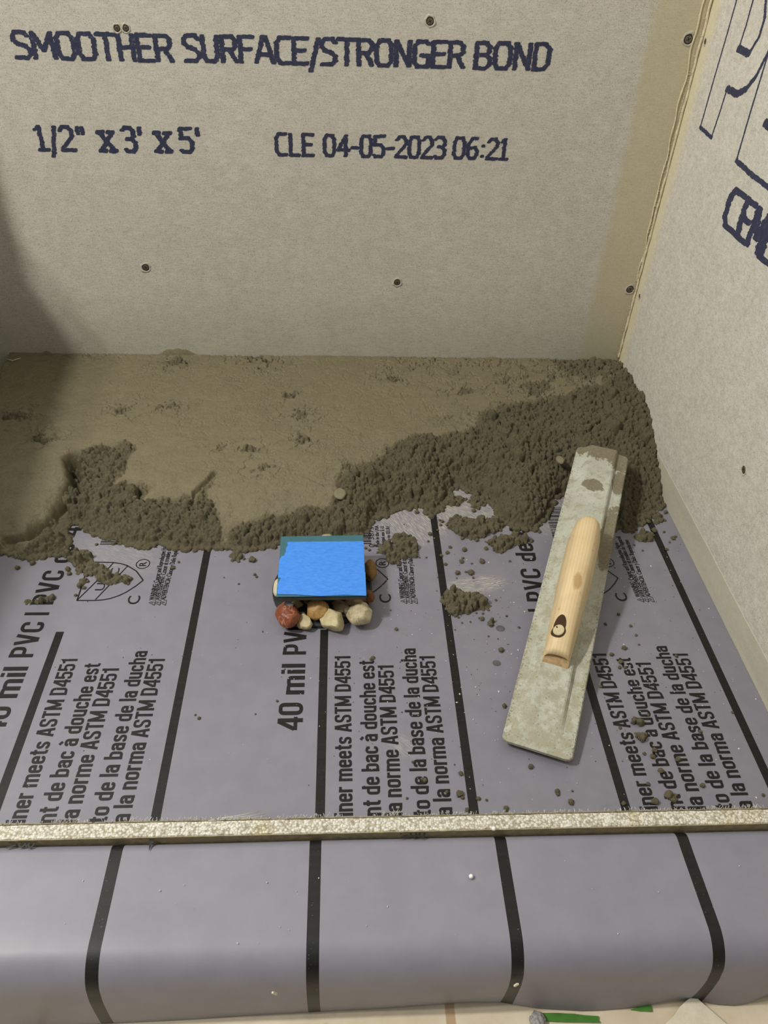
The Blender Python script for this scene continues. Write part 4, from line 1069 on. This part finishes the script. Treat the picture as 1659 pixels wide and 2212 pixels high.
# ================================================================== FLOAT
FA = (Vector(onz(1245, 975, .056))+Vector(onz(1358, 985, .056)))/2
NA = (Vector(onz(1080, 1605, .009))+Vector(onz(1237, 1645, .009)))/2
ydir = (FA-NA); LEN = ydir.length; ydir.normalize()
Lf = Vector(onz(1080, 1605, .009)); Rt = Vector(onz(1237, 1645, .009)); WID = (Rt-Lf).length*.985
xdir = (Rt-Lf).normalized(); zdir = xdir.cross(ydir).normalized(); xdir = ydir.cross(zdir).normalized()
fl_o = empty('float', NA)
fl_o.matrix_world = Matrix.Translation(NA) @ Matrix((xdir, ydir, zdir)).transposed().to_4x4()
tag(fl_o, 'long cement crusted metal hand float with pale wooden handle, resting tip on the mortar', 'float')
m_, nt, b = mat('crusted_metal')
v = coords(nt); x, y, z = sepxyz(nt, v)
n1 = nz(nt, v, 16, 5, .65); n2 = nz(nt, v, 75, 6, .7); n3 = nz(nt, v, 420, 4, .7)
c = ramp(nt, n1, [(.35, s2l((170, 171, 155))), (.62, s2l((192, 194, 179)))])
lo = mrange(nt, y, .0, .30, .70, .0)
blot = ramp(nt, mth(nt, 'ADD', n2, mth(nt, 'MULTIPLY', lo, .12)), [(.50, (0, 0, 0, 1)), (.62, (1, 1, 1, 1))])
c = mix(nt, mth(nt, 'MULTIPLY', blot, .6), c, s2l((150, 142, 112)))
edge = mrange(nt, mth(nt, 'ABSOLUTE', x), WID*.40, WID*.5)
spd = ramp(nt, mth(nt, 'ADD', n3, mth(nt, 'MULTIPLY', edge, .08)), [(.60, (0, 0, 0, 1)), (.66, (1, 1, 1, 1))])
c = mix(nt, mth(nt, 'MULTIPLY', spd, .6), c, s2l((86, 76, 48)))
# wet mortar on the tip and along the right edge
wob = mth(nt, 'MULTIPLY', mth(nt, 'SUBTRACT', nz(nt, v, 75, 7, .75), .5), .09)
tip = mrange(nt, mth(nt, 'ADD', mth(nt, 'ADD', y, wob), mth(nt, 'MULTIPLY', x, .35)), LEN-.030, LEN-.024)
def blob(cx_, cy_, rx, ry):
    q1 = mth(nt, 'DIVIDE', mth(nt, 'SUBTRACT', x, cx_), rx); q2 = mth(nt, 'DIVIDE', mth(nt, 'SUBTRACT', y, cy_), ry)
    dd = mth(nt, 'ADD', mth(nt, 'ADD', mth(nt, 'MULTIPLY', q1, q1), mth(nt, 'MULTIPLY', q2, q2)), mth(nt, 'MULTIPLY', wob, 36))
    return mrange(nt, dd, .8, 1.1, 1, 0)
for a_ in ((WID*.43, LEN-.165, .013, .060), (-.004, LEN-.082, .014, .012), (.030, LEN-.06, .010, .024)):
    tip = mth(nt, 'MAXIMUM', tip, blob(*a_))
c = mix(nt, mth(nt, 'MULTIPLY', tip, mth(nt, 'ADD', .55, mth(nt, 'MULTIPLY', n3, .6))), c, s2l((112, 101, 74)))
nt.links.new(c, b.inputs['Base Color']); setin(b, Roughness=.7, Metallic=.0)
bump(nt, b, mth(nt, 'ADD', mth(nt, 'MULTIPLY', n2, 1.3), n3), .35, .0012)
M_float = m_
# blade: thin plate with a raised trapezoid rib down its middle
mb = MB(); NY = 60; th = .004; hw = WID/2; RL, RR_ = -.47*hw, .50*hw
def prof_at(t):
    fade = min(1, max(0, (t*LEN-.012)/.07)); far = 1.0; rh = .0075*fade*far; cr = .0
    cut = 0.0
    e = min(t, 1-t)*LEN
    if e < .006: cut = .006-math.sqrt(max(0, .006**2-(.006-e)**2))
    w2 = hw-cut
    top = [(-w2, th*.7), (-w2+.0012, th), (RL-.010, th), (RL-.001, th+rh*.9), (RL+.001, th+rh), (RR_-.0015, th+rh), (RR_+.0005, th+rh*.85), (RR_+.004, th+rh*.12), (RR_+.009, th), (w2-.0012, th), (w2, th*.7)]
    return top+[(w2, 0), (-w2, 0)]
ys = sorted(set([0, .001, .0025, .0045, .006]+[.006+(LEN-.012)*i/NY for i in range(NY+1)]+[LEN-.0045, LEN-.0025, LEN-.001, LEN]))
vs = []
for yy in ys:
    vs += [(px_, yy, pz_) for px_, pz_ in prof_at(yy/LEN)]
K = 13; n_ = len(ys)
mb.add(vs, [(i*K+k, (i+1)*K+k, (i+1)*K+(k+1) % K, i*K+(k+1) % K)[::-1] for i in range(n_-1) for k in range(K)])
mb.add(vs[:K], [tuple(range(K))[::-1]]); mb.add(vs[-K:], [tuple(range(K))])
mb.build('blade', M_float, fl_o)
# handle: half round wooden grip
m_, nt, b = mat('handle_wood')
v = coords(nt, (1, .06, .35)); wv = nd(nt, 'ShaderNodeTexWave', wave_type='BANDS', bands_direction='X'); setin(wv, Scale=85, Distortion=3.5, Detail=2)
wv.inputs['Detail Scale'].default_value = .6
nt.links.new(v, wv.inputs['Vector'])
c = ramp(nt, wv.outputs['Fac'], [(.1, s2l((214, 188, 142))), (.5, s2l((222, 198, 152)))])
n1 = nz(nt, coords(nt), 40, 4); c = mix(nt, .25, c, ramp(nt, n1, [(.35, s2l((198, 176, 134))), (.65, s2l((236, 216, 172)))]))
n2 = nz(nt, coords(nt), 22, 2); vx = sepxyz(nt, coords(nt))
gr = ramp(nt, nz(nt, coords(nt), 110, 5, .7), [(.6, (0, 0, 0, 1)), (.7, (1, 1, 1, 1))])
c = mix(nt, mth(nt, 'MULTIPLY', gr, .4), c, s2l((150, 122, 78)))
# dried smear part way along the grip
st_ = mth(nt, 'ADD', mth(nt, 'POWER', mth(nt, 'DIVIDE', mth(nt, 'SUBTRACT', vx[1], .191), .013), 2), mth(nt, 'POWER', mth(nt, 'DIVIDE', mth(nt, 'SUBTRACT', vx[0], .001), .006), 2))
c = mix(nt, mth(nt, 'MULTIPLY', mrange(nt, mth(nt, 'ADD', st_, mth(nt, 'MULTIPLY', n1, 2.2)), 1.5, 2.2, 1, 0), .7), c, s2l((166, 130, 72)))
nt.links.new(c, b.inputs['Base Color']); setin(b, Roughness=.55); bump(nt, b, wv.outputs['Fac'], .12, .0004)
M_wood = m_
def to_local(u_, v_, zl):   # photo pixel -> float coordinates on the plane z=zl above the blade
    r = Vector(ray(u_, v_)); c0 = Vector(CAM); n_ = zdir; t = (NA+n_*zl-c0).dot(n_)/r.dot(n_); p = c0+r*t-NA
    return p.dot(xdir), p.dot(ydir)
HB = th+.0075
hn = to_local(1197, 1437, HB); hf = to_local(1265, 1130, HB+.016)
Y0h, Y1h = hn[1], hf[1]+.004; XH = (to_local(1170, 1432, HB)[0]+to_local(1227, 1444, HB)[0])/2
HWd = .5*abs(to_local(1227, 1444, HB)[0]-to_local(1170, 1432, HB)[0])
XH2 = XH+.0015
mb = MB(); SG = 18; rings = []
Lh = Y1h-Y0h
def hp(s):      # half width, height along the grip
    # near end low and chamfered, swelling to the middle, rounded far end
    hgt = np.interp(s, [0, .045, .12, .3, .55, .8, .92, .97, .99, 1.0], [.010, .019, .027, .036, .043, .044, .041, .032, .022, .005])
    wd_ = np.interp(s, [0, .2, .55, .85, .93, .975, 1.0], [1.0, 1.14, 1.36, 1.34, 1.16, .80, .14])*HWd
    return wd_, hgt
SS = [0, .02, .045, .08, .12, .18, .25, .32, .4, .5, .6, .7, .78, .85, .89, .92, .945, .965, .98, .99, .997, 1.0]
for s in SS:
    wd_, hg = hp(s); cxh = XH+(XH2-XH)*s; r_ = []
    for k in range(SG+1):
        a = math.pi*k/SG; ca, sa = math.cos(a), math.sin(a)
        X = math.copysign(abs(ca)**.75, ca)*wd_; Zt = sa**.75*hg
        r_.append((cxh+X, Y0h+s*Lh+(0.010*sa if s == 0 else 0), HB-.0006+Zt))
    rings.append(r_)
vs = [p for r_ in rings for p in r_]; K = SG+1
mb.add(vs, [(i*K+k, i*K+k+1, (i+1)*K+k+1, (i+1)*K+k)[::-1] for i in range(len(SS)-1) for k in range(SG)], 0, True)
mb.add(rings[0], [tuple(range(K))], 1); mb.add([rings[i][0] for i in range(len(SS))]+[rings[i][-1] for i in range(len(SS))][::-1], [tuple(range(2*len(SS)))])
hd = mb.build('handle', [M_wood, plain('end_grain', (178, 150, 108), .7, .25, 260)], fl_o)
for p_ in hd.data.polygons:
    if len(p_.vertices) > 4: p_.use_smooth = False
# countersunk hole with screw head
zt = HB+float(hp(.24)[1])
sx_, sy_ = to_local(1206, 1364, zt+.0003)
s_now = (sy_-Y0h)/Lh; zt = HB-.0006+float(hp(s_now)[1]); sx_, sy_ = to_local(1206, 1364, zt)
sl_ = float(hp(s_now+.03)[1]-hp(s_now-.03)[1])/(.06*Lh)
mhole = plain('screw_hole', (64, 44, 22), .9, .3, 200)
so = MB(); seg = 26
def hz_(x_, y_): 
    s = (y_-Y0h)/Lh; wd_, hg = hp(s); q_ = min(.999, abs((x_-XH)/wd_))**(1/.75); return HB-.0006+hg*(math.sqrt(max(0, 1-q_*q_)))**.75
vs = []
for k in range(seg):
    a = k*2*math.pi/seg; x_, y_ = sx_+.0062*math.cos(a), sy_+.0125*math.sin(a)+.006; vs.append((x_, y_, hz_(x_, y_)+.0005))
for k in range(seg):
    a = k*2*math.pi/seg; x_, y_ = sx_+.0031*math.cos(a), sy_+.00625*math.sin(a)+.006; vs.append((x_, y_, hz_(x_, y_)+.0005))
so.add(vs, [(k, (k+1) % seg, seg+(k+1) % seg, seg+k) for k in range(seg)])
so.add(vs[seg:]+[(sx_, sy_+.006, hz_(sx_, sy_+.006)+.0005)], [(k, (k+1) % seg, seg) for k in range(seg)])
ring_ = []
for rr in (.0074, .0030):
    for k in range(seg):
        a = k*2*math.pi/seg; x_, y_ = sx_+rr*math.cos(a), sy_-.0005+rr*math.sin(a); ring_.append((x_, y_, hz_(x_, y_)+.0007))
so.add(ring_, [(k, (k+1) % seg, seg+(k+1) % seg, seg+k) for k in range(seg)])
so.build('screw_hole', mhole, hd)
so = MB(); vs = []
for rr, hh in ((.0060, .0006), (.0056, .0013), (.0048, .0015)):
    for k in range(seg):
        a = k*2*math.pi/seg; vs.append((sx_+rr*math.cos(a), sy_-.0005+rr*math.sin(a), hz_(sx_+.7*rr*math.cos(a), sy_+rr*math.sin(a))+hh+.0007))
so.add(vs, [(j*seg+k, j*seg+(k+1) % seg, (j+1)*seg+(k+1) % seg, (j+1)*seg+k) for j in range(2) for k in range(seg)]+[tuple(range(2*seg, 3*seg))])
a = 2.4; d_ = Vector((math.cos(a), math.sin(a), math.sin(a)*sl_)); e_ = Vector((-math.sin(a), math.cos(a), math.cos(a)*sl_)); c0 = Vector((sx_, sy_-.0005, zt+.0034))
so.add([c0+d_*.0045+e_*.0007, c0+d_*.0045-e_*.0007, c0-d_*.0045-e_*.0007, c0-d_*.0045+e_*.0007], [(0, 1, 2, 3)], 1)
so.build('handle_screw', [plain('brushed_screw', (196, 182, 142), .5, .1, 200), mhole], hd)

# ================================================================== NEAR FLOOR LITTER
TZ = TILE_Z
def ribbon(px, name, m, label, cat, thick=.0008, z=TZ+.0006, curl=0.0):
    P = [onz(u_, v_, z) for u_, v_ in px]; bm = bmesh.new(); vs = [bm.verts.new((p[0], p[1], z)) for p in P]
    f = bm.faces.new(vs); r_ = bmesh.ops.extrude_face_region(bm, geom=[f])
    for g_ in r_['geom']:
        if isinstance(g_, bmesh.types.BMVert): g_.co.z = z+thick
    bmesh.ops.recalc_face_normals(bm, faces=bm.faces)
    return tag(from_bm(bm, name, m, smooth=False), label, cat)
M_green = plain('green_plastic', (70, 122, 42), .4, .2, 60)
ribbon([(1169, 2189), (1200, 2189), (1240, 2191), (1262, 2194), (1293, 2196), (1292, 2203), (1296, 2210), (1240, 2209), (1200, 2208), (1172, 2206)], 'plastic_scrap', M_green, 'long green plastic strip scrap on the tile floor below the curb', 'scrap', .0012)
ribbon([(1362, 2182), (1380, 2176), (1406, 2172), (1408, 2186), (1385, 2185)], 'plastic_scrap', M_green, 'short green plastic scrap half under the liner edge', 'scrap', .0012)
ribbon([(1494, 2156), (1512, 2172), (1550, 2205), (1580, 2232), (1440, 2245), (1428, 2222), (1450, 2200), (1464, 2180), (1480, 2166)], 'board_offcut', plain('offcut_white', (216, 208, 184), .9, .1, 120, .001), 'pale wedge shaped board offcut lying on the tile at the liner edge', 'offcut', .006)
p = onz(1162, 2207, TZ+.004)
bm = bmesh.new(); bmesh.ops.create_icosphere(bm, subdivisions=4, radius=1)
for q_ in bm.verts:
    k = 1+.3*mnoise.noise(q_.co*2)+.12*mnoise.noise(q_.co*7); q_.co = Vector((q_.co.x*.0055*k, q_.co.y*.007*k, q_.co.z*.004*k))
tag(from_bm(bm, 'mortar_lump', plain('grey_lump', (150, 148, 142), .5, .35, 500, .001), None, (p[0], p[1], TZ+.0035)), 'small grey gritty lump beside the long green plastic strip', 'lump')
for u_, v_, z_, rot, lab in ((1115, 2127, .060, .4, 'tiny pale chip stuck on the curb face beside a stripe'), (593, 2145, .055, -.6, 'tiny white fibre scrap on the curb face left of the middle')):
    p = ony(u_, v_, .1945); mb = MB(); mb.box((-.0008, -.0008, -.0022), (.0008, .0004, .0022))
    o = mb.build('board_chip', plain('chip_pale', (208, 200, 176), .8)); o.location = p; o.rotation_euler = (0, rot, 0)
    tag(o, lab, 'chip')
# curled white thread lying on the mortar by the back wall
a = onz(16, 775, .0672); c2 = onz(46, 772, .0672)
mb = MB(); mb.tube([(a[0], a[1]-.001, .0674), ((a[0]+c2[0])/2, a[1]-.006, .0676), (c2[0], c2[1]-.003, .0676)], .0006, 5)
tag(mb.build('fibre_thread', plain('thread_white', (220, 214, 196), .7)), 'short white thread lying on the mortar at the far left by the back wall', 'thread')
